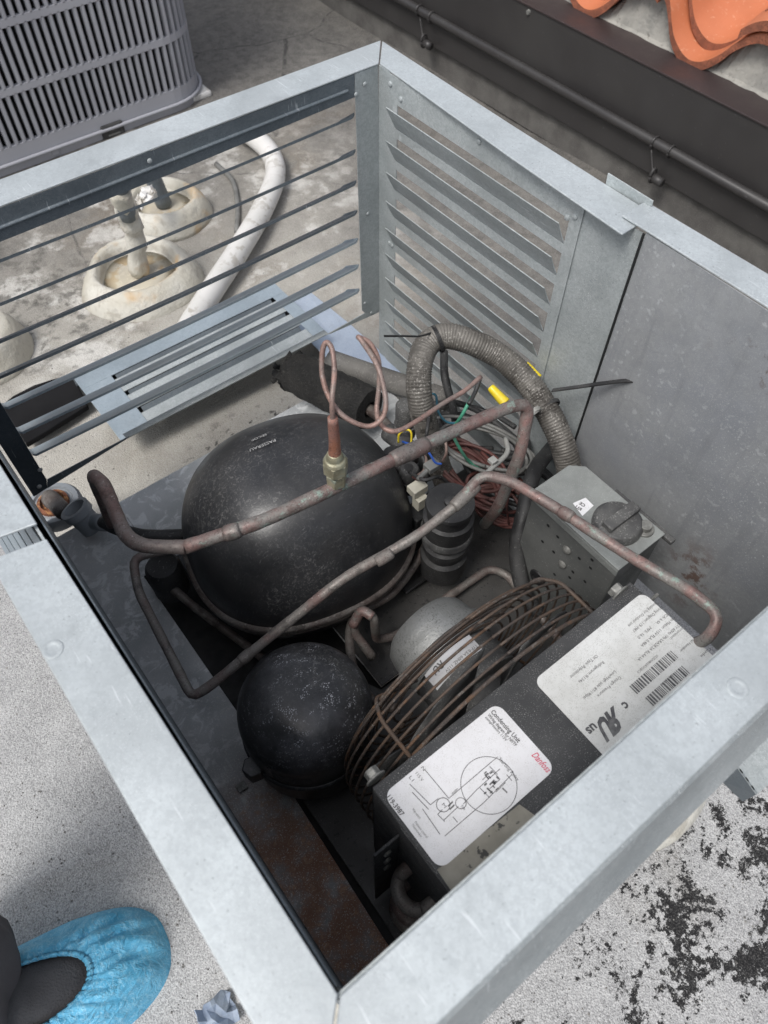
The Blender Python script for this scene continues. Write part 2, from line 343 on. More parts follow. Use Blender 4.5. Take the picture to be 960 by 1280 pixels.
def dup(o, name, parent, loc=None, rot=None):
    c = o.copy(); c.name = name; col.objects.link(c); c.parent = parent
    if loc is not None: c.location = loc
    if rot is not None: c.rotation_euler = rot
    WL[c] = WL.get(parent, Vector((0, 0, 0))); return c
def B(): return bmesh.new()
def box(bm, a, b):
    x0, y0, z0 = a; x1, y1, z1 = b
    v = [bm.verts.new(p) for p in ((x0,y0,z0),(x1,y0,z0),(x1,y1,z0),(x0,y1,z0),(x0,y0,z1),(x1,y0,z1),(x1,y1,z1),(x0,y1,z1))]
    for f in ((3,2,1,0),(4,5,6,7),(0,1,5,4),(1,2,6,5),(2,3,7,6),(3,0,4,7)): bm.faces.new([v[i] for i in f])
    return bm
def prism(bm, pts, vec):      # polygon (3-D points) pushed along vec
    vec = Vector(vec); a = [bm.verts.new(p) for p in pts]; b = [bm.verts.new(Vector(p)+vec) for p in pts]
    n = len(pts); bm.faces.new(a[::-1]); bm.faces.new(b)
    for i in range(n): bm.faces.new((a[i], a[(i+1) % n], b[(i+1) % n], b[i]))
    return bm
def slab(bm, xy, z0, z1): return prism(bm, [(x, y, z0) for x, y in xy], (0, 0, z1-z0))
def cyl(bm, a, b, r, r2=None, n=24, cap=True):
    a, b = Vector(a), Vector(b); r2 = r if r2 is None else r2; d = (b-a).normalized()
    u = d.orthogonal().normalized(); w_ = d.cross(u)
    A = [bm.verts.new(a+(u*math.cos(t)+w_*math.sin(t))*r) for t in [2*math.pi*i/n for i in range(n)]]
    C = [bm.verts.new(b+(u*math.cos(t)+w_*math.sin(t))*r2) for t in [2*math.pi*i/n for i in range(n)]]
    for i in range(n): bm.faces.new((A[i], A[(i+1) % n], C[(i+1) % n], C[i]))
    if cap: bm.faces.new(A[::-1]); bm.faces.new(C)
    return bm
def catmull(pts, k=8):
    P = [Vector(p) for p in pts]; out = []
    if len(P) < 3: return [P[0].lerp(P[-1], i/k) for i in range(k+1)]
    P = [P[0]*2-P[1]]+P+[P[-1]*2-P[-2]]
    for i in range(1, len(P)-2):
        p0, p1, p2, p3 = P[i-1:i+3]
        for j in range(k):
            t = j/k
            out.append(.5*((2*p1)+(p2-p0)*t+(2*p0-5*p1+4*p2-p3)*t*t+(3*p1-p0-3*p2+p3)*t**3))
    out.append(P[-2]); return out
def resample(P, step):
    out = [P[0]]; acc = 0
    for a, b in zip(P, P[1:]):
        d = (b-a).length
        while acc+d >= step:
            t = (step-acc)/d; a = a.lerp(b, t); out.append(a); d = (b-a).length; acc = 0
        acc += d
    out.append(P[-1]); return out
def tube(bm, pts, r, n=14, k=8, smooth=True, cap=True):
    P = catmull(pts, k) if smooth else [Vector(p) for p in pts]
    rs = r if callable(r) else (lambda i, N: r)
    rings = []; u = None; N = len(P)
    for i, p in enumerate(P):
        d = (P[min(i+1, N-1)]-P[max(i-1, 0)])
        d = d.normalized() if d.length > 1e-9 else Vector((0, 0, 1))
        if u is None: u = d.orthogonal().normalized()
        u = (u-d*u.dot(d)).normalized(); w_ = d.cross(u); q = rs(i, N)
        rings.append([bm.verts.new(p+(u*math.cos(2*math.pi*j/n)+w_*math.sin(2*math.pi*j/n))*q) for j in range(n)])
    for a, b in zip(rings, rings[1:]):
        for j in range(n): bm.faces.new((a[j], a[(j+1) % n], b[(j+1) % n], b[j]))
    if cap: bm.faces.new(rings[0][::-1]); bm.faces.new(rings[-1])
    return bm
def bent(pts, rad=.012, k=5):   # straight runs with rounded corners
    P = [Vector(p) for p in pts]; out = [P[0]]
    for a, b, c in zip(P, P[1:], P[2:]):
        r = min(rad, (b-a).length*.45, (c-b).length*.45)
        s, e = b+(a-b).normalized()*r, b+(c-b).normalized()*r
        for i in range(k+1):
            t = i/k; out.append(s*(1-t)**2+b*2*t*(1-t)+e*t*t)
    out.append(P[-1]); return out
def lathe(bm, prof, c, n=40, axis=(0, 0, 1)):
    ax = Vector(axis).normalized(); u = ax.orthogonal().normalized(); w_ = ax.cross(u); c = Vector(c); rings = []
    for r, h in prof:
        if r < 1e-6: rings.append([bm.verts.new(c+ax*h)])
        else: rings.append([bm.verts.new(c+ax*h+(u*math.cos(2*math.pi*j/n)+w_*math.sin(2*math.pi*j/n))*r) for j in range(n)])
    for a, b in zip(rings, rings[1:]):
        for j in range(n):
            q = [a[j % len(a)], a[(j+1) % len(a)], b[(j+1) % len(b)], b[j % len(b)]]
            q = list(dict.fromkeys(q))
            if len(q) > 2: bm.faces.new(q)
    if len(rings[0]) > 1: bm.faces.new(rings[0][::-1])
    if len(rings[-1]) > 1: bm.faces.new(rings[-1])
    return bm
def hexnut(bm, a, b, r): return cyl(bm, a, b, r, n=6)
TXT = {}
def text(bm, s, o, r, u, size, shear=0, bold=0, width=None, flipx=False):
    key = (s, shear, bold)
    if key not in TXT:
        cu = bpy.data.curves.new('t', 'FONT'); cu.body = s; cu.size = 1; cu.shear = shear; cu.offset = bold; cu.resolution_u = 2
        ob = bpy.data.objects.new('t', cu); col.objects.link(ob); bpy.context.view_layer.update()
        me = bpy.data.meshes.new_from_object(ob.evaluated_get(bpy.context.evaluated_depsgraph_get()))
        TXT[key] = ([v.co.copy() for v in me.vertices], [list(p.vertices) for p in me.polygons])
        bpy.data.objects.remove(ob); bpy.data.curves.remove(cu); bpy.data.meshes.remove(me)
    vs, fs = TXT[key]
    if not vs: return bm
    x0 = min(v.x for v in vs); x1 = max(v.x for v in vs); sx = size
    if width: sx = width/(x1-x0)
    r = Vector(r).normalized(); u = Vector(u).normalized(); o = Vector(o)
    nv = [bm.verts.new(o+r*((x1-v.x if flipx else v.x-x0)*sx)+u*(v.y*size)) for v in vs]
    for f in fs:
        try: bm.faces.new([nv[i] for i in f])
        except ValueError: pass
    return bm

# ============================================================ SETTING: flat roof
bm = B(); G = -.58
xs = [-60, -8, -3, -1.4] + [-1.2+i*.1 for i in range(33)] + [2.2, 4, 9, 60]
ys = [-60, -8, -3, -2.0] + [-1.8+i*.1 for i in range(39)] + [2.3, 4, 9, 60]
gv = [[bm.verts.new((x, y, G + (.004*math.sin(x*7+y*3)+.004*math.sin(y*9-x*4) if abs(x) < 2.2 and abs(y) < 2.2 else 0))) for y in ys] for x in xs]
for i in range(len(xs)-1):
    for j in range(len(ys)-1): bm.faces.new((gv[i][j], gv[i+1][j], gv[i+1][j+1], gv[i][j+1]))
o = obj('ground', bm, 'ground', smooth='all'); tag(o, kind='structure')

bm = B(); rg = random.Random(12)
for i in range(2600):
    if i % 3 == 0: x, y = rg.uniform(.66, 1.05), rg.uniform(-.05, .75)
    elif i % 3 == 1: x, y = rg.uniform(-.25, .7), rg.uniform(.82, 1.25)
    else: x, y = rg.uniform(-.35, .6), rg.uniform(-.95, .02)
    r = rg.uniform(.0007, .0018); z = G+.004*math.sin(x*7+y*3)+.004*math.sin(y*9-x*4)
    p = [bm.verts.new((x+r*math.cos(a)*rg.uniform(.7, 1.3), y+r*math.sin(a)*rg.uniform(.7, 1.3), z)) for a in (0, 1.6, 3.1, 4.7)]
    t = bm.verts.new((x+rg.uniform(-r, r)*.3, y, z+r*1.1))
    for a in range(4): bm.faces.new((p[a], p[(a+1) % 4], t))
o = obj('grit', bm, plain('roof_grit', (.30, .29, .27), (.09, .088, .085), 400, .9)); tag(o, 'loose grit scattered over the roof', 'grit', kind='stuff')

# ============================================================ ENCLOSURE
LX, LY, ZB = .62, .764, -.49
enc = thing('equipment_enclosure', (.31, .38, -.49), 'open-topped galvanized steel enclosure with louvered sides around the compressor unit', 'enclosure')
T = .0014
def rim(poly, z=0, lip=(), name='rim'):
    bm = B(); slab(bm, poly, z-.0022, z)
    for a, b, d in lip: prism(bm, [(a[0], a[1], z-.002), (b[0], b[1], z-.002), (b[0], b[1], z-.002-d), (a[0], a[1], z-.002-d)], Vector((b[1]-a[1], a[0]-b[0], 0)).normalized()*.0015)
    return obj(name, bm, 'galv_top', enc, .0012)
e = .0006
rim([(-.038, -.045), (LX+.038-.002, -.045), (LX-.002, 0), (.001, .001)], 0, [((-.036, -.044), (LX+.03, -.044), .022)])
rim([(-.039, -.043), (-.0005, .0015), tuple(Z(640, 197, 0))[:2], tuple(Z(778, 292, 0))[:2], tuple(Z(793, 283, 0))[:2], (-.029, .42), (-.032, .206)], -.0005, [((-.030, .40), (-.0375, -.04), .022)])
rim([tuple(Z(806, 254, 0))[:2], tuple(Z(777, 272, 0))[:2], tuple(Z(853, 320, 0))[:2], (0.0, LY-.001), (-.0405, LY+.039), (-.038, .55)], .0028, [((-.038, LY+.03), (-.029, .41), .022)])
bm = B(); prism(bm, [(-.031, .352, -.012), (-.033, .412, -.012), (-.031, .412, .010), (-.029, .352, .012)], (-.0016, 0, 0)); obj('rim_tab', bm, 'galv_side', enc, .0005)
ga, gb = Z(2, 672, 0), Z(36, 656, 0); gc, gd2 = Z(4, 699, 0), Z(52, 668, 0)
ya, yb = (ga.y+gb.y)/2, (gc.y+gd2.y)/2
rim([(LX, .001), (LX+.040, -.045), (LX+.040, ya-.004), (LX+.001, ya+.004)], .001, [((LX+.039, -.04), (LX+.039, ya-.004), .03)])
rim([(LX+.001, yb+.004), (LX+.0405, yb-.004), (LX+.040, LY+.040), (LX-.0012, LY-.0006)], 0, [((LX+.0395, yb), (LX+.039, LY+.036), .03)])
rim([(0.0008, LY), (LX-.002, LY+.0006), (LX+.0385, LY+.041), (-.039, LY+.041)], 0)
# flared drip skirt outside the near right side
bm = B(); prof = [(.041, -.0015), (.0435, -.004), (.0445, -.012), (.0475, -.026), (.052, -.040), (.058, -.055)]
for (p, q) in zip(prof, prof[1:]):
    prism(bm, [(-.03, LY+p[0], p[1]), (LX+.03, LY+p[0], p[1]), (LX+.03, LY+q[0], q[1]), (-.03, LY+q[0], q[1])], (0, -.0012, -.0004))
bmesh.ops.remove_doubles(bm, verts=bm.verts, dist=1e-5)
obj('drip_skirt', bm, galv('skirt_galvanized', (.30, .33, .34), (.36, .385, .39), .35, .5, .3, (.7, .73, .74)), enc, smooth=True)
# outer walls that the rim hides
bm = B(); box(bm, (.02, LY-.0012, ZB), (LX, LY+.0012, -.004)); obj('side_panel', bm, 'galv_side', enc)
bm = B(); box(bm, (LX+.002, .004, ZB), (LX+.004, LY-.004, -.006)); obj('side_panel', bm, 'galv_side', enc)
for dx, z0 in ((-.0032, -.006),):
    bm = B(); box(bm, (LX+dx, -.001, -.47), (LX+dx+.0013, LY-.004, z0)); obj('inner_flange', bm, 'galv_dark', enc, .0004)
# louvers of the near left side, visible through the gap between the two rims
for i in range(6):
    x = LX+.0055+.006*i; z = -.022-.022*i
    bm = B(); prism(bm, [(x, .004, z), (x, LY-.01, z), (x+.005, LY-.01, z-.018), (x+.005, .004, z-.018)], (.0007, 0, .0004)); obj('louver', bm, 'galv_loose', enc)
bm = B(); box(bm, (LX+.0055, .004, -.21), (LX+.039, LY-.01, -.208)); obj('gap_shade_sheet', bm, 'dark_fill', enc)  # added black sheet, gives the gap over the louvers its shade

# far left side: frame and seven blades
fl = [[(0.001, -.0), (LX, 0), (LX, -.030), (.040, -.030)]]
def yq(name, pts, m_, th=-T, **kw):
    bm = B(); prism(bm, [(x, 0.0, z) for x, z in pts], (0, th, 0)); return obj(name, bm, m_, enc, .0004, **kw)
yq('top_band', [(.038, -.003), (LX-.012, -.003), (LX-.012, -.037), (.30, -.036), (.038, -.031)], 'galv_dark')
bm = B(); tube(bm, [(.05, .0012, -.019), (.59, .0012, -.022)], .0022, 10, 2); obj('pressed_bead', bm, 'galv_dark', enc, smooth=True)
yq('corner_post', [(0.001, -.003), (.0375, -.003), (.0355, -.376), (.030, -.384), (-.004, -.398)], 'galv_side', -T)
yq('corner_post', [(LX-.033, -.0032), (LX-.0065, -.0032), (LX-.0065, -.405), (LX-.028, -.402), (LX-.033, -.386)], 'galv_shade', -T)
bm = B(); prism(bm, [(.030, 0, -.3845), (-.004, 0, -.3985), (.10, .002, -.388), (.11, .002, -.386)], (0, -T, 0)); obj('bottom_lip', bm, 'galv_side', enc)
bm = B(); prism(bm, [(LX-.028, 0, -.4025), (LX-.0335, 0, -.387), (.46, .001, -.385), (.46, .001, -.3865)], (0, -T, 0)); obj('bottom_lip', bm, 'galv_dark', enc)
bm = B(); prism(bm, [(.105, .001, -.387), (.465, .001, -.3865), (.465, -.012, -.389), (.105, -.012, -.389)], (0, 0, .0012)); obj('bottom_lip', bm, 'galv_side', enc)
blade = None
zb = [-.053, -.102, -.147, -.193, -.240, -.287, -.333]
for i, z in enumerate(zb):
    bm = B(); w_ = .034 if i < 4 else .036
    xs_ = [.0385, .044] + [.06+.51*t/10 for t in range(11)] + [.583, .5865]
    sl_ = .70 if i < 4 else .66
    top, bot = [], []
    for j, xx in enumerate(xs_):
        endk = 0 if 0 < j < len(xs_)-1 else .0022
        sag = -.0035*math.sin(math.pi*(xx-.04)/.55)
        top.append((xx, 0-(.002 if endk else 0), z+sag+endk)); bot.append((xx, -w_, z+sag-w_*sl_+endk))
    tv = [bm.verts.new(p) for p in top]; bv = [bm.verts.new(p) for p in bot]
    hem = [bm.verts.new((p[0], p[1]+.0006, p[2]-.0035)) for p in top]
    tv2 = [bm.verts.new((p[0], p[1]-.0008, p[2]-.0012)) for p in bot]
    for j in range(len(xs_)-1):
        bm.faces.new((tv[j], tv[j+1], bv[j+1], bv[j])); bm.faces.new((hem[j], hem[j+1], tv[j+1], tv[j])); bm.faces.new((bv[j], bv[j+1], tv2[j+1], tv2[j])); bm.faces.new((tv2[j], tv2[j+1], hem[j+1], hem[j]))
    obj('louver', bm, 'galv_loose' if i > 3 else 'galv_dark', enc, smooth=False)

# far right side: louvered insert, plain strip and a solid stained panel
P0, P1, Y0, Y1 = .040, .340, .020, .356
pit = .0435; op = .0312; NL = 10
zt = [-.0365-pit*i for i in range(NL)]
bm = B(); box(bm, (-.0012, -.0005, -.489), (.0002, .0222, -.003)); obj('corner_post', bm, 'galv_side', enc, .0003)
bm = B()
box(bm, (0, Y0, zt[0]), (.0014, Y1, -.004))
for i in range(NL):
    a = zt[i]; b = zt[i]-op; c = zt[i+1] if i+1 < NL else -.489
    box(bm, (0, Y0, b), (.0014, P0, a)); box(bm, (0, P1, b), (.0014, Y1, a)); box(bm, (0, Y0, c), (.0014, Y1, b))
bmesh.ops.remove_doubles(bm, verts=bm.verts, dist=1e-6)
obj('louver_frame', bm, 'galv_side', enc)
bm = B(); b = zt[0]-op
prism(bm, [(.0015, P0-.003, b+.0005), (.0015, P1, b+.0005), (.0075, P1-.003, b+.0145), (.0155, P1-.003, b+.0305), (.0155, P0-.006, b+.0305), (.0085, P0-.004, b+.0145)], (-.0012, 0, .0003))
bmesh.ops.triangulate(bm, faces=[f for f in bm.faces if len(f.verts) > 4])
lv = obj('louver', bm, 'galv_side', enc)
for i in range(1, NL): dup(lv, 'louver', enc, (0, 0, -pit*i))
bm = B(); prism(bm, [(-.0008, .352, -.004), (-.0008, .46, -.004), (-.0008, .45, -.489), (-.0008, .352, -.489)], (-.0012, 0, 0)); obj('blank_strip', bm, 'galv_side', enc)
a, b = X(802, 290, .003), X(718, 545, .003)
bm = B(); s = (b.y-a.y)/(b.z-a.z)
ytop = a.y+s*(-.003-a.z)+.004; ybot = a.y+s*(-.47-a.z)+.004
grid = []
for i in range(13):
    t = i/12; row = []
    for j in range(9):
        q = j/8; z = -.0005-.4685*t
        y = (ytop+(ybot-ytop)*t)*(1-q)+(LY-.002)*q
        x = .0022+.0015*math.sin(q*3.1)*math.sin(t*3.1)-.002*(1-q)**6
        row.append(bm.verts.new((x, y, z)))
    grid.append(row)
for i in range(12):
    for j in range(8): bm.faces.new((grid[i][j], grid[i+1][j], grid[i+1][j+1], grid[i][j+1]))
r = bmesh.ops.extrude_face_region(bm, geom=bm.faces[:]); bmesh.ops.translate(bm, verts=[v for v in r['geom'] if isinstance(v, bmesh.types.BMVert)], vec=(-.0016, 0, 0))
bm2 = B(); prism(bm2, [(.0018, ytop-.001, -.003), (.0018, ybot-.001, -.469), (-.0005, ybot-.0015, -.469), (-.0005, ytop-.0015, -.003)], (0, -.0025, 0)); obj('seam_shade', bm2, 'dark_fill', enc)  # dark strip standing in for the shadow along the panel edge
o = obj('solid_panel', bm, 'galv_solid', enc, smooth=True); o['label'] = 'stained plain galvanized panel'
def rivet(p, n, r=.0042, m_='bolt'):
    bm = B(); lathe(bm, [(r, 0), (r*.92, r*.35), (r*.45, r*.6), (0, r*.62)], p, 12, n); obj('rivet', bm, m_, enc, smooth=True)
for (u, v) in ((488, 105), (501, 124), (599, 177), (709, 272), (719, 271), (487, 304), (490, 307)): 
    p = X(u, v, .0015); rivet(p, (1, 0, 0), .0035, 'galv_side')
for (u, v) in ((456, 105), (445, 118), (460, 267), (456, 379), (464, 391)): rivet(Y(u, v, .001), (0, 1, 0), .003, 'galv_side')
for (u, v) in ((50, 587), (49, 608)): rivet(Y(u, v, .001), (0, 1, 0), .0035, 'ink_white')
rivet(Y(187, 201, .001), (0, 1, 0), .003, 'galv_side')
for (u, v) in ((66, 812), (922, 860)):
    p = Z(u, v, 0.0)
    bm = B(); lathe(bm, [(.0072, 0), (.0068, .0006), (.0055, .0009), (.004, .0004), (.003, .0002), (0, .0003)], p, 20); obj('screw_head', bm, 'galv_top', enc, smooth=True)
# steel floor frame of the enclosure with its cut out
def pl(name, xy, z, m_, par=enc, th=.0016, bev=.0004): bm = B(); slab(bm, xy, z-th, z); return obj(name, bm, m_, par, bev)
pl('floor_plate', [(.055, .0285), (.520, .0285), (.520, .165), (.055, .165)], -.470, 'floor')
pl('floor_plate', [(.055, .1655), (.385, .1655), (.385, .5), (.055, .5)], -.470, 'floor')
pl('floor_plate', [(.5205, .03), (.6255, .03), (.6255, LY-.003), (.558, LY-.003), (.5485, .50), (.5485, .1655), (.5205, .1655)], -.4695, 'floor')
bm = B(); slab(bm, [(.052, .0295), (LX+.004, .0295), (LX+.004, LY-.0015), (.052, LY-.0015)], -.512, -.510); obj('shade_sheet', bm, 'dark_fill', enc)  # black sheet added so the cut out reads as deep shade
bm = B(); prism(bm, [(.552, .50, -.4712), (.557, LY-.005, -.4712), (.557, LY-.005, -.486), (.552, .50, -.486)], (.0015, 0, 0)); obj('floor_flange', bm, 'dark_fill', enc)

# ============================================================ CONDENSING UNIT
ZP = -.478
cu = thing('condensing_unit', (.32, .45, ZP), 'condensing unit of black compressor, receiver, fan and copper pipes inside the galvanized enclosure', 'condensing unit')
bm = B(); slab(bm, [(.05, .5), (.05, LY-.004), (.5475, LY-.004), (.543, .505), (.40, .47), (.385, .5)], ZP-.002, ZP); obj('base_plate', bm, 'black_pan', cu, .0008)
bm = B(); slab(bm, [(.06, .30), (.06, .4995), (.384, .4995), (.384, .30)], -.4695, -.468); obj('base_plate', bm, 'black_pan', cu, .0008)

# --- compressor shell
def sg(x, e): return math.copysign(abs(x)**e, x)
CX, CY, CA, CB, CZ, CH, CR = .3615, .2955, .145, .133, -.362, .142, -.21
def shell_ring(bm, ka, z, n=72, ee=.85):
    out = []
    for j in range(n):
        t = 2*math.pi*j/n; x = CA*ka*sg(math.cos(t), ee); y = CB*ka*sg(math.sin(t), ee)
        out.append(bm.verts.new((CX+x*math.cos(CR)-y*math.sin(CR), CY+x*math.sin(CR)+y*math.cos(CR), z)))
    return out
def bridge(bm, a, b):
    n = len(a)
    for j in range(n): bm.faces.new((a[j], a[(j+1) % n], b[(j+1) % n], b[j]))
bm = B(); rings = [shell_ring(bm, 1.0, CZ-.008)]
for i in range(15):
    ph = math.pi/2*i/14
    if i == 14: break
    rings.append(shell_ring(bm, math.cos(ph)**.8*(1 if i else 1), CZ+CH*math.sin(ph)))
for a, b in zip(rings, rings[1:]): bridge(bm, a, b)
top = bm.verts.new((CX, CY, CZ+CH)); 
for j in range(72): bm.faces.new((rings[-1][j], rings[-1][(j+1) % 72], top))
comp = obj('compressor', bm, 'shell', cu, smooth='all')
bm = B(); prof = [(1.0, CZ-.006), (1.035, CZ-.007), (1.042, CZ-.011), (1.03, CZ-.0145), (1.0, CZ-.015), (1.02, CZ-.018), (1.028, CZ-.022), (1.01, CZ-.026), (.985, CZ-.028)]
rr = [shell_ring(bm, a, z) for a, z in prof]
for a, b in zip(rr, rr[1:]): bridge(bm, a, b)
obj('weld_flange', bm, 'copper_dark', comp, smooth='all')
bm = B(); rr = [shell_ring(bm, math.cos(t)**.7*.99, CZ-.027-.075*math.sin(t)) for t in [i*.2 for i in range(7)]]
for a, b in zip(rr, rr[1:]): bridge(bm, a, b)
bm.faces.new(rr[-1]); obj('lower_shell', bm, 'shell', comp, smooth='all')
bm = B()
for (px, py) in ((.25, .19), (.48, .2), (.47, .40), (.262, .403)):
    bm = B(); prism(bm, [(px-.02, py-.02, -.45), (px+.02, py-.02, -.45), (px+.02, py+.02, -.45), (px-.02, py+.02, -.45)], (0, 0, .004)); obj('foot_plate', bm, 'shell', comp, .001)
def on_shell(u, v):     # point of the dome seen at a pixel
    d = ray(u, v); t = .4; prev = 1
    while t < 2:
        p = CAM+d*t; dx, dy = p.x-CX, p.y-CY
        lx = dx*math.cos(-CR)-dy*math.sin(-CR); ly = dx*math.sin(-CR)+dy*math.cos(-CR)
        rad = (abs(lx/CA)**(2/.85)+abs(ly/CB)**(2/.85))**(.425)
        zz = max(0, (p.z-CZ)/CH)
        if rad < 1 and zz < 1 and rad <= (1-zz*zz)**.4: return p
        t += .001
    return CAM+d*.9
def shell_text(s, pa, pb, size):
    a, b = on_shell(*pa), on_shell(*pb); r = (b-a).normalized(); m_ = on_shell((pa[0]+pb[0])/2, (pa[1]+pb[1])/2)
    nrm = Vector((m_.x-CX, m_.y-CY, (m_.z-CZ)*1.0)).normalized(); nrm = (nrm-r*nrm.dot(r)).normalized(); u = nrm.cross(r)
    bm = B(); text(bm, s, a+nrm*.002-u*size*.3, r, u, size, width=(b-a).length); 
    for v in bm.verts: v.co += nrm*.0008
    obj('lettering', bm, 'ink_white', comp)
shell_text('PASSERAU', (345, 552), (313, 565), .007)
shell_text('SECOP', (334, 545), (315, 553), .006)

# --- receiver tank
RC = Z(381, 884, -.335); RZ = -.335; RR = .0735
bm = B(); pf = [(RR*.98, -.10), (RR, -.02), (RR, -.014), (RR*1.0, -.004)]
for i in range(1, 12):
    t = math.pi/2*i/12; pf.append((RR*math.cos(t)**.72, .052*math.sin(t)-.004))
pf.append((0, .0485)); lathe(bm, pf, (RC.x, RC.y, RZ), 56)
rcv = obj('receiver_tank', bm, 'receiver', cu, smooth='all')
bm = B(); lathe(bm, [(RR, -.045), (RR*1.03, -.047), (RR*1.03, -.052), (RR, -.054)], (RC.x, RC.y, RZ), 56); obj('weld_seam', bm, 'shell', rcv, smooth='all')
bm = B(); a0 = math.atan2(.5, .55)
arc = [(RC.x+RR*1.004*math.cos(a0+t), RC.y+RR*1.004*math.sin(a0+t)) for t in [i*.1-.28 for i in range(7)]]
for (p, q) in zip(arc, arc[1:]):
    bm.faces.new([bm.verts.new((p[0], p[1], RZ-.03)), bm.verts.new((q[0], q[1], RZ-.03)), bm.verts.new((q[0], q[1], RZ-.008)), bm.verts.new((p[0], p[1], RZ-.008))])
obj('rating_sticker', bm, 'plastic_dark', rcv)
va = Z(318, 962, -.385); vb = Z(345, 935, -.385)
bm = B(); hexnut(bm, va+Vector((0, 0, -.01)), va+Vector((0, 0, .014)), .0125); tube(bm, [va, vb, (RC.x, RC.y, -.39)], .009, 12, 3); obj('receiver_valve', bm, 'shell', cu, .0015)
bm = B(); pc = Z(302, 983, -.4655); box(bm, (pc.x-.006, pc.y-.005, pc.z-.0025), (pc.x+.006, pc.y+.005, pc.z)); obj('clip', bm, 'bolt', cu, .0005)

# --- fan motor, guard and blades
FX, FZ, GR = .352, -.322, .158
bm = B(); lathe(bm, [(.0535, .056), (.0555, .030), (.054, .024), (.054, .020), (.051, .006), (.043, -.002), (.0, -.005)], (FX-.012, .517, FZ+.001), 48, (0, 1, 0))
fm = obj('fan_motor', bm, 'motor', cu, smooth=True)
bm = B(); lathe(bm, [(.0555, .030), (.0585, .031), (.0585, .041), (.0555, .042)], (FX-.012, .517, FZ+.001), 48, (0, 1, 0)); obj('motor_band', bm, 'motor', fm, smooth=True)
bm = B(); lathe(bm, [(.050, .0565), (.052, .059), (.052, .098), (.04, .10)], (FX-.012, .517, FZ+.001), 48, (0, 1, 0)); obj('motor_body', bm, 'plastic_dark', fm, smooth=True)
# motor sticker, bent round the body, with its print
MC = Vector((FX-.012, .517, FZ+.001))
def mpt(th, y, r=.0526): return Vector((MC.x+math.sin(th)*r, y, MC.z+math.cos(th)*r))
bm = B(); n_ = 14; yy = (.573, .594)
for i in range(n_):
    a, b = -.30+1.3*i/n_, -.30+1.3*(i+1)/n_
    bm.faces.new([bm.verts.new(p) for p in (mpt(a, yy[0]), mpt(b, yy[0]), mpt(b, yy[1]), mpt(a, yy[1]))])
mlab = obj('motor_label', bm, 'label', fm, smooth='all')
def bendtext(bm, s, th, y, size, bold=0, shear=0):
    b2 = B(); text(b2, s, (0, 0, 0), (1, 0, 0), (0, 1, 0), size, bold=bold, shear=shear)
    mp = {}
    for v in b2.verts: mp[v] = bm.verts.new(mpt(th+v.co.x/.053, y+v.co.y, .0531))
    for f in b2.faces:
        try: bm.faces.new([mp[v] for v in f.verts])
        except ValueError: pass
    b2.free()
bm = B(); bendtext(bm, 'RU', .50, .5755, .011, .02, .3); bendtext(bm, 'TYP 0.5A 60HZ 115V', -.26, .5865, .005); bendtext(bm, 'CLASS B 1550RPM', -.24, .5795, .0045)
obj('motor_lettering', bm, 'ink', fm)

shroud_y = .652
gd = None
fg = bm = B()
def ring(bm, r, y, wr=.0017, n=72, cz=FZ, a0=0, a1=2*math.pi, cx=FX):
    pts = [Vector((cx+r*math.sin(a0+(a1-a0)*i/n), y, cz+r*math.cos(a0+(a1-a0)*i/n))) for i in range(n+1)]
    tube(bm, pts, wr, 8, smooth=False)
ring(bm, GR, shroud_y-.004, .002)
guard = obj('fan_guard', bm, 'guard', cu, smooth='all')
for r_, y_ in ((GR+.001, .640), (GR+.001, .630), (GR+.0005, .620), (GR, .610), (GR-.002, .601), (GR-.008, .591), (GR-.016, .586), (GR-.026, .583), (GR-.036, .581), (GR-.046, .580), (GR-.057, .579), (GR-.068, .579), (GR-.08, .579)):
    bm = B(); ring(bm, r_, y_, .0014); obj('guard_ring', bm, 'guard', guard, smooth='all')
for th in (.80, -.80, 2.3, -2.3):
    def gp(r, y): return Vector((FX+r*math.sin(th), y, FZ+r*math.cos(th)))
    bm = B(); tube(bm, bent([gp(GR+.003, shroud_y-.002), gp(GR+.003, .605), gp(GR-.012, .583), gp(.066, .577)], .008), .0021, 8, smooth=False); obj('guard_spoke', bm, 'guard', guard, smooth='all')
bm = B()
for i in range(5):
    t0 = i*2*math.pi/5+.55; P = []
    for a in range(7):
        for r in (.04, .07, .10, .138):
            t = t0+(a/6-.5)*(.75+.3*(r/.138)); P.append(bm.verts.new((FX+r*math.sin(t), .628+.020*(a/6-.5), FZ+r*math.cos(t))))
    for a in range(6):
        for q in range(3): bm.faces.new((P[a*4+q], P[(a+1)*4+q], P[(a+1)*4+q+1], P[a*4+q+1]))
lathe(bm, [(.042, -.018), (.042, .016), (0, .017)], (FX, .628, FZ), 30, (0, 1, 0))
o = obj('fan_blade', bm, 'plastic_dark', cu, smooth='all')
s_ = o.modifiers.new('sol', 'SOLIDIFY'); s_.thickness = .0015

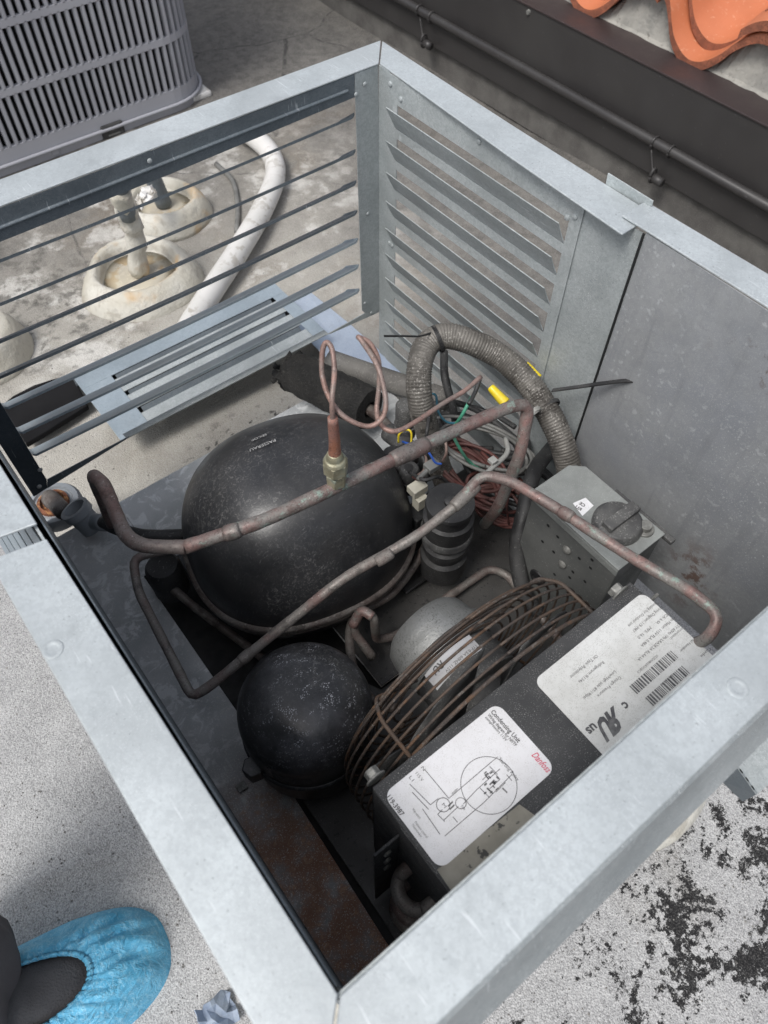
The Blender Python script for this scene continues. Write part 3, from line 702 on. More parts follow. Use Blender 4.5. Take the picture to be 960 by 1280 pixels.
# --- condenser coil in its black cover
ZC = -.190; X0, X1, YA, YB = .193, .513, shroud_y, .7595
bm = B(); box(bm, (X0, YA, ZC-.0015), (X1, YB, ZC)); cov = obj('coil_cover', bm, 'cover', cu, .0008)
bm = B()     # front plate with the fan opening
n = 48; outer = []; inner = []
zc0, zc1 = ZP+.001, ZC-.0016
for i in range(n):
    t = 2*math.pi*i/n; dx, dz = math.sin(t), math.cos(t)
    inner.append((FX+(GR-.012)*dx*.98, FZ+min((GR-.012), .128)*dz))
    k_ = min((X1-FX)/dx if dx > 1e-9 else ((X0-FX)/dx if dx < -1e-9 else 9), (zc1-FZ)/dz if dz > 1e-9 else ((zc0-FZ)/dz if dz < -1e-9 else 9))
    outer.append((FX+dx*k_, FZ+dz*k_))
iv = [bm.verts.new((x, YA, z)) for x, z in inner]; ov = [bm.verts.new((x, YA, z)) for x, z in outer]
bridge(bm, ov, iv); obj('fan_shroud', bm, 'cover', cov)
bm = B(); box(bm, (X0+.012, YA+.045, ZP+.004), (X1-.004, YB-.012, ZC-.006)); obj('coil_fins', bm, 'dark_fill', cu)
bm = B(); prism(bm, [(X1, YA+.001, ZC-.002), (X1, YA+.045, ZC-.002), (X1, YA+.045, ZP), (X1, YA+.001, ZP)], (-.0015, 0, 0)); obj('end_plate', bm, 'cover', cov, .0004)
pa_, pb_ = Z(462, 1037, -.235), Z(493, 1036, -.235)
bm = B(); box(bm, (X1-.002, .690, ZP), (X1+.001, YB, ZC-.003)); box(bm, (X1+.001, .689, ZP+.02), (X1+.028, .6915, ZC-.03)); endb = obj('end_bracket', bm, 'cover', cov, .0006)
for k_ in range(3):
    bm = B(); lathe(bm, [(.0042, 0), (.004, .002), (0, .003)], (X1+.015, .6916, ZC-.055-.032*k_), 10, (0, 1, 0)); obj('rivet', bm, 'bolt', cov, smooth=True)
def ubend(y0, y1, z, r=.0062):
    bm = B(); p = [(X1-.01, y0, z), (X1+.006, y0, z)]
    for i in range(1, 9):
        t = math.pi*i/9; p.append((X1+.006+.016*math.sin(t), (y0+y1)/2-(y1-y0)/2*math.cos(t), z-.004))
    p += [(X1+.006, y1, z), (X1-.01, y1, z)]; tube(bm, p, r, 12, 3); obj('return_bend', bm, 'copper_grey', cu, smooth='all')
ubend(.706, .742, -.30, .0068); ubend(.708, .744, -.37, .0068); ubend(.706, .742, -.44, .0068)
for (u, v, r_) in ((468, 968, .007), (775, 737, .008)):
    p = Z(u, v, ZC+.004); bm = B(); hexnut(bm, p+Vector((0, .001, -.006)), p+Vector((0, -.007, -.006)), r_); lathe(bm, [(r_*1.4, 0), (r_*1.4, .002)], p+Vector((0, .001, -.006)), 20, (0, 1, 0)); obj('mounting_bolt', bm, 'bolt', cov, .0008)
bm = B(); tube(bm, [Z(800, 762, -.21), Z(822, 743, -.21)], .002, 8, 2); obj('stud', bm, 'bolt', cov)

# --- stickers on the cover
zl = ZC+.0006
def rrect(x0, x1, y0, y1, r, n=6):
    P = []
    for cx, cy, a in ((x1-r, y1-r, 0), (x0+r, y1-r, 90), (x0+r, y0+r, 180), (x1-r, y0+r, 270)):
        for i in range(n+1): t = R_(a+90*i/n); P.append((cx+r*math.cos(t), cy+r*math.sin(t)))
    return P
L = [Z(u, v, zl) for u, v in ((480, 993), (620, 878), (696, 960), (549, 1089))]
lx0, lx1 = (L[1].x+L[2].x)/2, (L[0].x+L[3].x)/2; ly0, ly1 = (L[0].y+L[1].y)/2, (L[2].y+L[3].y)/2
bm = B(); slab(bm, rrect(lx0, lx1, ly0, ly1, .009), ZC+.0001, zl); lab1 = obj('wiring_label', bm, 'label', cu); lab1['label'] = 'white wiring diagram sticker'
zi = zl+.0003
def tx(bm, s, pa, pb, size, **kw):      # line of print from pixel pa to pixel pb
    a, b = Z(*pa, zi), Z(*pb, zi)
    d = Vector((0, 1, 0)) if abs(b.y-a.y) > abs(b.x-a.x) else Vector((1, 0, 0))
    up = Vector((-1, 0, 0)) if d.y else Vector((0, 1, 0))
    w_ = abs((b-a).dot(d)); text(bm, s, a, d, up, size, width=w_, **kw)
bm = B()
tx(bm, 'Condensing Unit', (613, 890), (646, 930), .0060, bold=.025)
tx(bm, 'Wiring diagram for NF/TF', (609, 894), (643, 934), .0042, bold=.02)
tx(bm, 'compressors 115V', (606, 897), (632, 927), .0036, bold=.015)
tx(bm, 'Starting Relay', (623, 949), (646, 977), .0042)
tx(bm, '119-3987', (483, 997), (501, 1021), .0060, bold=.02)
tx(bm, 'N', (526, 960), (529, 964), .004); tx(bm, '115 V', (519, 967), (527, 977), .0038); tx(bm, 'L1', (511, 972), (515, 977), .004)
tx(bm, 'Main switch', (515, 1012), (524, 1024), .0030); tx(bm, 'Pressure control', (518, 1028), (533, 1048), .0030); tx(bm, 'Thermostat', (514, 1031), (526, 1047), .0026)
tx(bm, 'Capacitor', (572, 985), (580, 978), .0026); tx(bm, 'Fan', (576, 1008), (580, 1013), .0030)
def ln(bm, pa, pb, w_=.00028):
    a, b = Z(*pa, zi), Z(*pb, zi); d = (b-a).normalized(); q = Vector((-d.y, d.x, 0))*w_
    bm.faces.new([bm.verts.new(p) for p in (a-q, b-q, b+q, a+q)])
def circ(bm, pc, r, w_=.0003, n=36):
    c = Z(*pc, zi); A = [bm.verts.new(c+Vector((math.cos(2*math.pi*i/n), math.sin(2*math.pi*i/n), 0))*(r-w_)) for i in range(n)]
    C = [bm.verts.new(c+Vector((math.cos(2*math.pi*i/n), math.sin(2*math.pi*i/n), 0))*(r+w_)) for i in range(n)]
    bridge(bm, A, C)
for a, b in (((531, 962), (561, 998)), ((561, 998), (603, 962)), ((603, 962), (622, 946)), ((579, 1005), (595, 988)), ((595, 988), (625, 961)), ((555, 1025), (573, 1008)), ((547, 1018), (556, 1027)),
             ((547, 1018), (553, 1012)), ((528, 1011), (550, 1043)), ((556, 1045), (605, 1003)), ((605, 1003), (640, 968)), ((572, 1028), (566, 1021)), ((512, 980), (538, 1006)), ((538, 1006), (548, 998)),
             ((515, 990), (536, 1012)), ((603, 975), (615, 963)), ((615, 963), (625, 974)), ((625, 974), (612, 986)), ((600, 985), (612, 997)), ((612, 958), (622, 968)), ((620, 990), (632, 978)), ((633, 968), (640, 976))): ln(bm, a, b)
for a, b in (((560, 1008), (566, 1002)), ((562, 1012), (568, 1006)), ((606, 968), (611, 974)), ((618, 975), (612, 981)), ((609, 985), (616, 992)), ((628, 985), (634, 991))): ln(bm, a, b, .0006)
circ(bm, (611, 981), .0235, .00028, 60); circ(bm, (554, 1006), .0056); circ(bm, (576, 1004), .0044)
tx(bm, 'M', (552, 1006), (556, 1010), .004)
for k_ in range(16):
    p = (604+random.random()*20, 965+random.random()*32); ln(bm, p, (p[0]+3, p[1]-2.5 if random.random() < .5 else p[1]+3), .0005)
obj('lettering', bm, 'ink', lab1)
bm = B(); a = Z(666, 942, zi); b = Z(692, 966, zi); dv = Vector((b.x-a.x, b.y-a.y, 0)); dv.normalize(); text(bm, 'Danfoss', Z(664, 944, zi), Vector((0, 1, 0)), Vector((-1, 0, 0)),   .0085, shear=.35, bold=.012, width=.0195); obj('logo', bm, 'ink_red', lab1)

L = [Z(u, v, zl) for u, v in ((667, 847), (810, 738), (752, 946), (893, 805))]
qx1, qy0 = (L[0].x+L[2].x)/2, (L[0].y+L[1].y)/2
bm = B(); P = [(X0+.0005, qy0+.006)]
P = rrect(X0-.0005, qx1, qy0, YB+.001, .008); P = [(x, min(y, YB-.001)) for x, y in P]
bm = B(); slab(bm, P, ZC+.0001, zl); bmesh.ops.remove_doubles(bm, verts=bm.verts, dist=1e-5); lab2 = obj('rating_label', bm, 'label_dirty', cu); lab2['label'] = 'large weathered white rating sticker with barcodes'
bm = B()
tx(bm, 'Housing for Outdoor use', (820, 752), (784, 781), .0042)
tx(bm, 'Wiring Diagram: 119-3987', (827, 757), (790, 788), .0042)
tx(bm, 'MCA: 6.4A', (835, 765), (819, 778), .0042); tx(bm, 'MFS: 16.0', (812, 783), (796, 796), .0042)
tx(bm, 'Fan Motor: 115V FLA 0.48A', (842, 771), (799, 805), .0042)
tx(bm, '115V 60Hz 1Ph LRA28.2A RLA4.1A', (850, 778), (794, 822), .0042)
tx(bm, 'Compressor:', (855, 782), (834, 796), .0036)
tx(bm, 'Serial Number', (870, 795), (848, 812), .0036); tx(bm, 'Code', (887, 809), (874, 819), .0036)
tx(bm, 'Oil Type: Polyolester', (745, 818), (711, 845), .0042)
tx(bm, 'Refrigerant: R134a', (753, 826), (721, 850), .0042)
tx(bm, 'Low/High side 87/190psi', (768, 838), (728, 871), .0042)
tx(bm, 'Design Pressure', (774, 845), (745, 868), .0042)
tx(bm, '022DN862AO2BC0', (821, 818), (796, 840), .0032); tx(bm, '114X0216', (840, 842), (825, 855), .0032)
def barcode(bm, pa, pb, hgt):
    a, b = Z(*pa, zi), Z(*pb, zi); x = a.x; rnd = random.Random(3)
    while x < b.x:
        w_ = rnd.choice((.0008, .0008, .0014, .002)); bm.faces.new([bm.verts.new(p) for p in ((x, a.y, zi), (x+w_, a.y, zi), (x+w_, a.y+hgt, zi), (x, a.y+hgt, zi))]); x += w_+rnd.choice((.0008, .0009, .0014))
barcode(bm, (838, 813), (787, 857), .0095); barcode(bm, (852, 832), (806, 872), .0095)
text(bm, 'c', Z(781, 876, zi), (1, 0, 0), (0, 1, 0), .012, bold=.03)
p = Z(768, 883, zi); text(bm, 'R', p, (1, 0, 0), (.3, 1, 0), .026, bold=.05, flipx=True, width=.0125); text(bm, 'U', p+Vector((.0125, 0, 0)), (1, 0, 0), (.3, 1, 0), .026, bold=.05, width=.0115)
text(bm, 'us', Z(741, 903, zi), (1, 0, 0), (0, 1, 0), .012, bold=.03)
obj('lettering', bm, 'ink', lab2)
bm = B(); slab(bm, [(lx1+.0045-.003, ly1-.002), (lx1+.003, YB-.001), (Z(664, 1010, ZC).x, YB-.001), (Z(652, 1009, ZC).x, ly1+.002)], ZC+.0001, ZC+.0005)
obj('faded_tape', bm, 'tape', cu)

# --- pressure control box
bm = B(); kx0, kx1, ky0, ky1, kz = .080, .152, .489, .621, -.250
box(bm, (kx0, ky0, -.468), (kx1, ky1, kz-.004)); kb = obj('control_box', bm, 'control_side', cu, .002)
bm = B(); slab(bm, [(kx0-.003, ky0+.012), (kx0+.012, ky0-.002), (kx1+.002, ky0-.002), (kx1+.002, ky1+.001), (kx0-.003, ky1+.001)], kz-.0035, kz)
box(bm, (kx1+.0005, ky0-.002, kz-.014), (kx1+.002, ky1+.001, kz-.0036)); obj('control_lid', bm, 'control', cu, .001)
bm = B(); box(bm, (kx0-.012, ky0+.055, kz-.012), (kx0-.0035, ky1+.012, kz-.006)); obj('lid_flange', bm, 'plastic_dark', kb, .001)
kc = Z(772, 654, kz+.004)
bm = B(); lathe(bm, [(.0285, -.006), (.0285, .002), (.025, .007), (.012, .009), (0, .0095)], kc, 32); box(bm, (kc.x-.026, kc.y-.007, kc.z+.006), (kc.x+.022, kc.y+.007, kc.z+.015)); obj('cable_gland', bm, 'plastic_dark', cu, .0012, smooth=True)
bc = Z(806, 660, kz+.003)
bm = B(); lathe(bm, [(.011, -.005), (.011, 0), (.007, .0), (.007, .007), (0, .008)], bc, 20); obj('ground_screw', bm, 'bolt', cu, .0006, smooth=True)
for u, v in ((709, 687), (703, 705)):
    p = X(u, v, kx1+.0015); bm = B(); lathe(bm, [(.0058, 0), (.0055, .002), (.003, .004), (0, .0042)], p, 14, (1, 0, 0)); obj('box_screw', bm, 'bolt', cu, smooth=True)
bm = B()
for u, v in ((685, 657), (678, 677), (692, 690), (697, 671), (724, 698), (738, 710), (716, 715), (731, 727), (712, 722), (693, 718), (740, 700)):
    p = X(u, v, kx1+.0008); lathe(bm, [(.0024, 0), (0, .0003)], p, 8, (1, 0, 0))
obj('vent_hole', bm, 'dark_fill', cu)
bm = B(); p = X(672, 722, kx1+.001); lathe(bm, [(.013, 0), (.012, .002), (.008, .0026), (.0075, .0006), (0, .0006)], p, 24, (1, 0, 0)); obj('knockout', bm, 'dark_fill', cu, smooth=True)
bm = B(); a = [Z(u, v, kz+.0004) for u, v in ((716, 629), (732, 622), (742, 632), (728, 645))]; bm.faces.new([bm.verts.new(p) for p in a]); ql = obj('inspection_sticker', bm, 'label', cu)
bm = B(); a = Z(730, 634, kz+.0008); text(bm, 'CE', a, (.2, -1, 0), (-1, -.2, 0), .006, bold=.03); text(bm, 'RU', a+Vector((.007, .001, 0)), (.2, -1, 0), (-1, -.2, 0), .006, bold=.03); obj('lettering', bm, 'ink', ql)

# --- ribbed black start capacitor next to the compressor
kp = Z(563, 628, -.272); H = .16
bm = B(); prof = [(.030, -.150), (.031, -.118), (.031, -.110), (.026, -.106), (.026, -.094), (.030, -.091), (.030, -.082), (.026, -.079), (.026, -.072), (.031, -.068), (.031, -.030), (.0315, -.027), (.027, -.025), (.027, -.008), (.030, -.005), (.0292, 0), (.008, .0005), (.008, .005), (.006, .0065), (0, .0068)]
lathe(bm, prof, kp, 44); cap = obj('solenoid_coil', bm, 'plastic_black', cu, smooth=True)
bm = B(); lathe(bm, [(.0315, -.066), (.033, -.065), (.033, -.055), (.0315, -.053)], kp, 44); obj('clamp_ring', bm, 'plastic_dark', cap, smooth=True)
# rubber grommet with washer
gp_ = Z(524, 706, -.452); bm = B(); lathe(bm, [(.018, -.016), (.020, -.012), (.020, -.007), (.014, -.004), (.014, 0), (.016, .004), (.016, .008), (.009, .010), (.007, .004), (0, .004)], gp_, 28); obj('rubber_mount', bm, 'rubber', cu, smooth=True)
gp2 = Z(192, 688, -.40); bm = B(); lathe(bm, [(.024, -.05), (.024, .005), (.02, .012), (.0, .012)], Z(205, 712, -.41), 28); obj('rubber_mount', bm, 'rubber', cu, smooth=True)

# --- refrigerant pipes
def pipe(name, pts, r, mt, par=cu, rad=.02, n=16, curve=False, rf=None, **kw):
    P = catmull(pts, 6) if curve else bent(pts, rad, 7)
    bm = B(); P = resample(P, max(r*1.1, .004)) if not curve else P
    if rf: base = rf
    else:
        ph = random.random()*9; base = lambda i, N: r*(1+.035*math.sin(i*.7+ph)+.02*math.sin(i*2.3))
    tube(bm, P, base, n, smooth=False); return obj(name, bm, mt, par, smooth='all', **kw)
M['copper_bend'] = m_cu('browned_copper', (.14, .09, .08), (.17, .115, .105), .05, .6)
S = pipe('suction_pipe', [Z(140, 655, -.345), Z(120, 605, -.26), Z(117, 594, -.165), Z(129, 604, -.158), Z(162, 683, -.156), Z(232, 684, -.155)], .0073, 'copper_bend', rad=.026)
S['label'] = 'dark brown bent end of the suction pipe'
pipe('suction_pipe', [Z(231, 684, -.155), Z(330, 651, -.153), Z(424, 607, -.15), Z(520, 561, -.15), Z(594, 527, -.15), Z(636, 509, -.15), Z(661, 504, -.155), Z(651, 566, -.205), Z(622, 636, -.30), Z(606, 655, -.37)], .0071, 'copper_pink', rad=.02)
for (u, v, u2, v2, r_) in ((490, 575, 535, 555, .0092), (596, 606, 567, 634, .0078)):
    z_ = -.15 if v < 600 else -.20
    bm = B(); a, b = Z(u, v, z_), Z(u2, v2, z_-(0 if v < 600 else .006)); P = [a.lerp(b, i/10) for i in range(11)]; tube(bm, P, lambda i, N: r_*(.88+.12*math.sin(math.pi*i/(N-1))**.5), 14, smooth=False); obj('brazed_joint', bm, 'copper_grey', cu, smooth='all')
pipe('discharge_pipe', [Z(268, 676, -.36), Z(200, 690, -.355), Z(166, 697, -.35), Z(172, 738, -.35), Z(240, 872, -.345), Z(262, 858, -.338), Z(345, 790, -.295), Z(430, 722, -.25), Z(520, 671, -.225), Z(571, 631, -.208)], .0056, 'copper_grey', rad=.018)
pipe('discharge_pipe', [Z(571, 631, -.206), Z(602, 592, -.19), Z(640, 602, -.185), Z(700, 638, -.182), Z(785, 694, -.178), Z(868, 742, -.168), Z(900, 770, -.165), Z(886, 798, -.178), Z(866, 806, -.20)], .0058, 'copper_pink', rad=.014)
pipe('liquid_pipe', [Z(545, 655, -.35), Z(522, 700, -.40), Z(490, 742, -.41), Z(446, 768, -.40), Z(437, 800, -.40), Z(446, 848, -.39), Z(472, 880, -.38), Z(500, 886, -.385)], .0056, 'copper_dark', curve=True)
pipe('liquid_pipe', [Z(466, 822, -.42), Z(440, 786, -.385), Z(452, 762, -.36), Z(468, 772, -.36), Z(470, 800, -.43), Z(495, 795, -.445), Z(560, 746, -.447), Z(612, 710, -.449), Z(634, 718, -.449), Z(668, 762, -.447), Z(700, 800, -.445)], .0056, 'copper_grey', rad=.012)
bm = B(); tube(bm, [Z(441, 782, -.375), Z(452, 764, -.356), Z(466, 771, -.358)], .0062, 12, 5); obj('copper_elbow', bm, 'copper_pink', cu, smooth='all')
pipe('liquid_pipe', [Z(215, 735, -.43), Z(245, 760, -.44), Z(285, 790, -.45), Z(335, 828, -.455), Z(360, 860, -.455)], .0058, 'copper_dark', curve=True)
pipe('black_pipe', [Z(128, 652, -.39), Z(150, 662, -.38), Z(190, 670, -.37), Z(250, 668, -.36)], .0085, 'rubber', curve=True)
for (u, v, u2, v2, z_, r_, m_) in ((470, 703, 490, 691, -.236, .0068, 'copper_grey'), (300, 827, 314, 815, -.316, .0068, 'copper_dark'), (700, 638, 716, 648, -.182, .0069, 'copper_grey'), (280, 668, 300, 662, -.154, .0084, 'copper_grey')):
    bm = B(); a, b = Z(u, v, z_), Z(u2, v2, z_+.003); P = [a.lerp(b, i/8) for i in range(9)]; tube(bm, P, lambda i, N: r_*(.84+.16*math.sin(math.pi*i/(N-1))**.5), 14, smooth=False); obj('brazed_joint', bm, m_, cu, smooth='all')
# flare nut and capillary tube
F0 = Z(421, 603, -.146); fx, fy = F0.x, F0.y
bm = B(); hexnut(bm, F0, F0+Vector((0, 0, .014)), .0105); lathe(bm, [(.010, .014), (.0095, .018), (.0118, .019)], F0, 18)
hexnut(bm, F0+Vector((0, 0, .019)), F0+Vector((0, 0, .034)), .0128); lathe(bm, [(.0122, .034), (.0105, .038), (.0085, .039), (.008, .044), (.0062, .047)], F0, 20)
o = obj('flare_nut', bm, 'brass', cu, .0008, smooth=True); o['label'] = 'green tinged brass flare nut on top of the pipe'
zt1 = ZV(fx, fy, 523)
bm = B(); tube(bm, [F0+Vector((0, 0, .044)), F0+Vector((-.001, 0, .06)), (fx-.001, fy, zt1)], lambda i, N: .0064-.0018*i/N, 14, 6); obj('capillary_stub', bm, 'copper_orange', cu, smooth='all')
z0 = zt1
pipe('capillary_tube', [(fx-.001, fy, z0-.004), Z(415, 500, z0+.02), Z(418, 465, z0+.035), Z(415, 437, z0+.045), Z(408, 428, z0+.047), Z(403, 440, z0+.042), Z(403, 470, z0+.025), Z(413, 500, z0+.01), Z(432, 522, z0), Z(460, 533, z0-.005), Z(478, 522, z0), Z(482, 498, z0+.012),
      Z(472, 458, z0+.03), Z(452, 426, z0+.045), Z(449, 422, z0+.045), Z(462, 429, z0+.04), Z(473, 450, z0+.028), Z(474, 480, z0+.01), Z(471, 515, z0-.008), Z(478, 533, z0-.015), Z(495, 539, z0-.018), Z(520, 527, z0-.022), Z(556, 503, z0-.028), Z(580, 489, z0-.03), Z(601, 471, z0-.03)], .0024, 'copper_cap', curve=True, n=12)
# service valve caps
def capcyl(name, u, v, z, r, h, mt='plastic_dark'):
    c = Z(u, v, z); bm = B(); lathe(bm, [(r*1.15, -h-.02), (r*1.15, -h), (r, -h), (r, -.003), (r*.85, 0), (0, .001)], c, 26); return obj(name, bm, mt, cu, smooth=True)
capcyl('valve_cap', 507, 505, -.29, .0135, .04); capcyl('terminal_grommet', 512, 585, -.30, .013, .02, 'rubber')
bm = B(); c = Z(511, 584, -.2985); lathe(bm, [(.006, 0), (0, .0003)], c, 16); obj('terminal_bore', bm, 'dark_fill', cu)
bm = B(); a = Z(486, 540, -.36); tube(bm, [a, Z(508, 560, -.35), Z(500, 590, -.33)], .014, 14, 4); obj('valve_body', bm, 'plastic_dark', cu, smooth='all')
bm = B(); a = Z(520, 606, -.29); box(bm, (a.x-.012, a.y-.006, a.z-.012), (a.x+.010, a.y+.010, a.z)); box(bm, (a.x-.008, a.y+.003, a.z-.034), (a.x+.008, a.y+.016, a.z-.014)); obj('terminal_block', bm, 'connector', cu, .001)
bm = B(); a = Z(540, 582, -.27); b = Z(522, 600, -.275); tube(bm, [a, b], .0035, 8, 2); box(bm, (a.x-.009, a.y-.007, a.z-.005), (a.x+.009, a.y+.007, a.z+.004)); obj('wire_connector', bm, 'wire_grey', cu, .0012)
def wire(name, pts, r, mt, par=cu): return pipe(name, pts, r, mt, par, curve=True, n=8, rf=lambda i, N: r)
wire('yellow_wire', [Z(498, 553, -.25), Z(499, 543, -.235), Z(507, 537, -.228), Z(514, 541, -.23), Z(513, 558, -.25), Z(508, 570, -.28)], .0013, 'wire_yellow')
wire('blue_wire', [Z(503, 552, -.26), Z(520, 558, -.25), Z(535, 565, -.25), Z(544, 578, -.262), Z(552, 580, -.265)], .0014, 'wire_blue')
wire('brown_wire', [Z(553, 577, -.268), Z(558, 565, -.25), Z(556, 548, -.24), Z(551, 540, -.25)], .0018, 'copper_cap')
wire('black_wire', [Z(600, 474, -.19), Z(594, 490, -.2), Z(586, 505, -.2)], .0026, 'rubber')
wire('green_wire', [Z(590, 496, -.21), Z(577, 520, -.23), Z(566, 540, -.28), Z(578, 566, -.32), Z(590, 580, -.35), Z(606, 590, -.36)], .0022, 'wire_green')

bm = B(); a = Z(528, 640, -.345); box(bm, (a.x-.022, a.y-.020, a.z-.075), (a.x+.016, a.y+.008, a.z)); obj('terminal_cover', bm, 'plastic_black', cu, .003)
capcyl('service_cap', 492, 566, -.33, .015, .03, 'plastic_black'); capcyl('service_cap', 533, 566, -.34, .010, .03, 'plastic_black')
for P_ in ([Z(498, 560, -.29), Z(510, 556, -.27), Z(525, 566, -.275), Z(534, 590, -.29), Z(528, 615, -.32)], [Z(540, 500, -.28), Z(535, 530, -.25), Z(533, 556, -.27), Z(540, 580, -.30)], [Z(512, 590, -.29), Z(530, 600, -.27), Z(548, 596, -.28), Z(560, 604, -.30)]):
    wire('black_wire', P_, .0024, 'rubber')
wire('pink_wire', [Z(520, 560, -.30), Z(532, 572, -.28), Z(530, 588, -.285), Z(520, 596, -.30)], .002, 'copper_cap')
wire('red_wire', [Z(516, 596, -.29), Z(524, 600, -.28), Z(530, 597, -.285)], .0018, 'wire_red')

# ============================================================ cables and hoses inside the enclosure
cl = B()
bc_ = thing('wire_bundle', Z(610, 620, -.46), 'tangled coil of red and grey wires tied up behind the black round coil', 'wires')
rnd = random.Random(5)
def loopw(u, v, ru, rv, z, mt, n, name, jit=8):
    for k_ in range(n):
        cu_, cv_ = u+rnd.uniform(-jit, jit), v+rnd.uniform(-jit, jit); a_, b_ = ru+rnd.uniform(-8, 6), rv+rnd.uniform(-8, 6); ph = rnd.uniform(0, 6); tilt = rnd.uniform(-.3, .3)
        pts = []
        for i in range(18):
            t = 2*math.pi*i/17*.97+ph; x_, y_ = a_*math.cos(t), b_*math.sin(t)
            x_, y_ = x_*math.cos(.6+tilt)-y_*math.sin(.6+tilt), x_*math.sin(.6+tilt)+y_*math.cos(.6+tilt)
            pts.append(Z(cu_+x_, cv_+y_, z+rnd.uniform(-.004, .004)-k_*.002))
        wire(name, pts, .0026 if mt != 'rubber' else .004, mt, bc_)
loopw(590, 590, 52, 22, -.36, 'wire_red', 9, 'red_wire', 7)
loopw(625, 625, 40, 24, -.39, 'wire_red', 7, 'red_wire', 8)
loopw(608, 560, 62, 24, -.35, 'wire_grey', 3, 'grey_wire', 8)
loopw(600, 545, 66, 28, -.38, 'rubber', 4, 'black_cable', 8)
loopw(640, 600, 60, 22, -.40, 'rubber', 3, 'black_cable', 8)
wire('clear_tie', [Z(632, 548, -.30), Z(634, 566, -.295), Z(615, 585, -.29), Z(600, 600, -.285), Z(583, 620, -.28)], .0034, 'tie_clear', bc_)
bm = B(); a = Z(616, 576, -.285); box(bm, (a.x-.005, a.y-.005, a.z-.003), (a.x+.005, a.y+.005, a.z+.003)); obj('tie_head', bm, 'tie_clear', bc_, .001)
wire('teal_wire', [Z(538, 492, -.30), Z(545, 495, -.29), Z(548, 515, -.3), Z(560, 528, -.31), Z(580, 528, -.32)], .0016, 'wire_teal', bc_)
wire('red_wire', [Z(640, 605, -.30), Z(634, 630, -.33), Z(636, 655, -.38)], .0014, 'wire_red', bc_)

def hose(name, pts, r, mt, label, cat, rib=.0036, amp=.06, n=22):
    P = resample(catmull(pts, 14), rib/4); bm = B()
    N = len(P); tube(bm, P, lambda i, N_: r*(1+amp*(.5+.5*math.cos(i*math.pi/2))+ .012*math.sin(i*.13)), n, smooth=False)
    o = obj(name, bm, mt, smooth='all'); return tag(o, label, cat)
hose('flexible_conduit', [Z(560, 610, -.40), Z(548, 580, -.36), Z(535, 540, -.30), Z(525, 500, -.245), Z(524, 462, -.215), Z(533, 432, -.20), Z(556, 420, -.195), Z(590, 428, -.20), Z(625, 446, -.215), Z(656, 474, -.23), Z(683, 512, -.25), Z(702, 552, -.275), Z(712, 590, -.31), Z(714, 620, -.35)], .0155, 'conduit',
     'thick ribbed grey conduit arching in front of the louvered side', 'conduit')
o = hose('black_hose', [Z(690, 560, -.36), Z(668, 590, -.33), Z(655, 640, -.34), Z(646, 690, -.38), Z(655, 740, -.42), Z(672, 765, -.44)], .0105, 'rubber', 'smooth black hose dropping beside the grey control box', 'hose', amp=0)
hose('black_cable', [Z(555, 440, -.33), Z(556, 470, -.33), Z(566, 510, -.36), Z(572, 540, -.4)], .006, 'rubber', 'black cable hanging behind the arch of ribbed conduit', 'cable', amp=0)
# cable ties on the conduit
def tie(name, c, d, r, tail, label):
    t = thing(name, c, label, 'cable tie', 'cable ties on the pipes and conduit'); d = Vector(d).normalized(); u = d.orthogonal().normalized(); w_ = d.cross(u)
    bm = B(); pts = [Vector(c)+(u*math.cos(a)+w_*math.sin(a))*r for a in [2*math.pi*i/28 for i in range(29)]]
    for o_ in (-.0017, 0, .0017): tube(bm, [p+d*o_ for p in pts], .0009, 6, smooth=False)
    obj('strap', bm, 'rubber' if tail else 'tie_clear', t)
    if tail:
        bm = B(); P = catmull(tail, 6)
        for a, b in zip(P, P[1:]):
            q = Vector((0, 0, .0011))
            s_ = (b-a).normalized().cross(Vector((0, 0, 1))).normalized()*tie.w
            v = [bm.verts.new(x) for x in (a-s_-q, b-s_-q, b+s_-q, a+s_-q, a-s_+q, b-s_+q, b+s_+q, a+s_+q)]
            for f in ((3,2,1,0),(4,5,6,7),(0,1,5,4),(1,2,6,5),(2,3,7,6),(3,0,4,7)): bm.faces.new([v[i] for i in f])
        obj('tail', bm, 'rubber', t)
tie.w = .0028
tie('cable_tie', Z(683, 509, -.25), Z(690, 524, -.256)-Z(676, 497, -.246), .0172, [Z(690, 488, -.23), Z(720, 484, -.21), Z(755, 479, -.19), Z(785, 476, -.175), Z(811, 478, -.17)], 'black cable tie whose long loose tail sticks out to the right of the conduit')
tie.w = .0008
tie('cable_tie', Z(547, 424, -.197), Z(556, 420, -.195)-Z(538, 428, -.2), .0172, [Z(546, 414, -.19), Z(525, 420, -.17), Z(505, 420, -.155), Z(480, 420, -.145)], 'black cable tie with a thin whisker end on top of the conduit arch')
o = tie('cable_tie', Z(664, 516, -.235), Z(680, 545, -.24)-Z(655, 500, -.22), .012, None, 'clear cable tie looped between the pink copper pipe and the ribbed conduit')
# yellow wire nuts
for (u, v, u2, v2, z, lb) in ((628, 500, 616, 487, -.22, 'yellow wire connector below the ribbed conduit beside the pink pipe'), (669, 470, 659, 458, -.25, 'small yellow wire connector peeking out above the ribbed conduit')):
    a, b = Z(u, v, z), Z(u2, v2, z+.006); bm = B(); d = (b-a)
    tube(bm, [a-d*.3, a, a.lerp(b, .5), b, b+d*.25], lambda i, N: .0072-.0028*i/N, 12, 3); t = obj('wire_nut', bm, 'wire_yellow', smooth='all'); tag(t, lb, 'wire connector', 'yellow wire connectors')
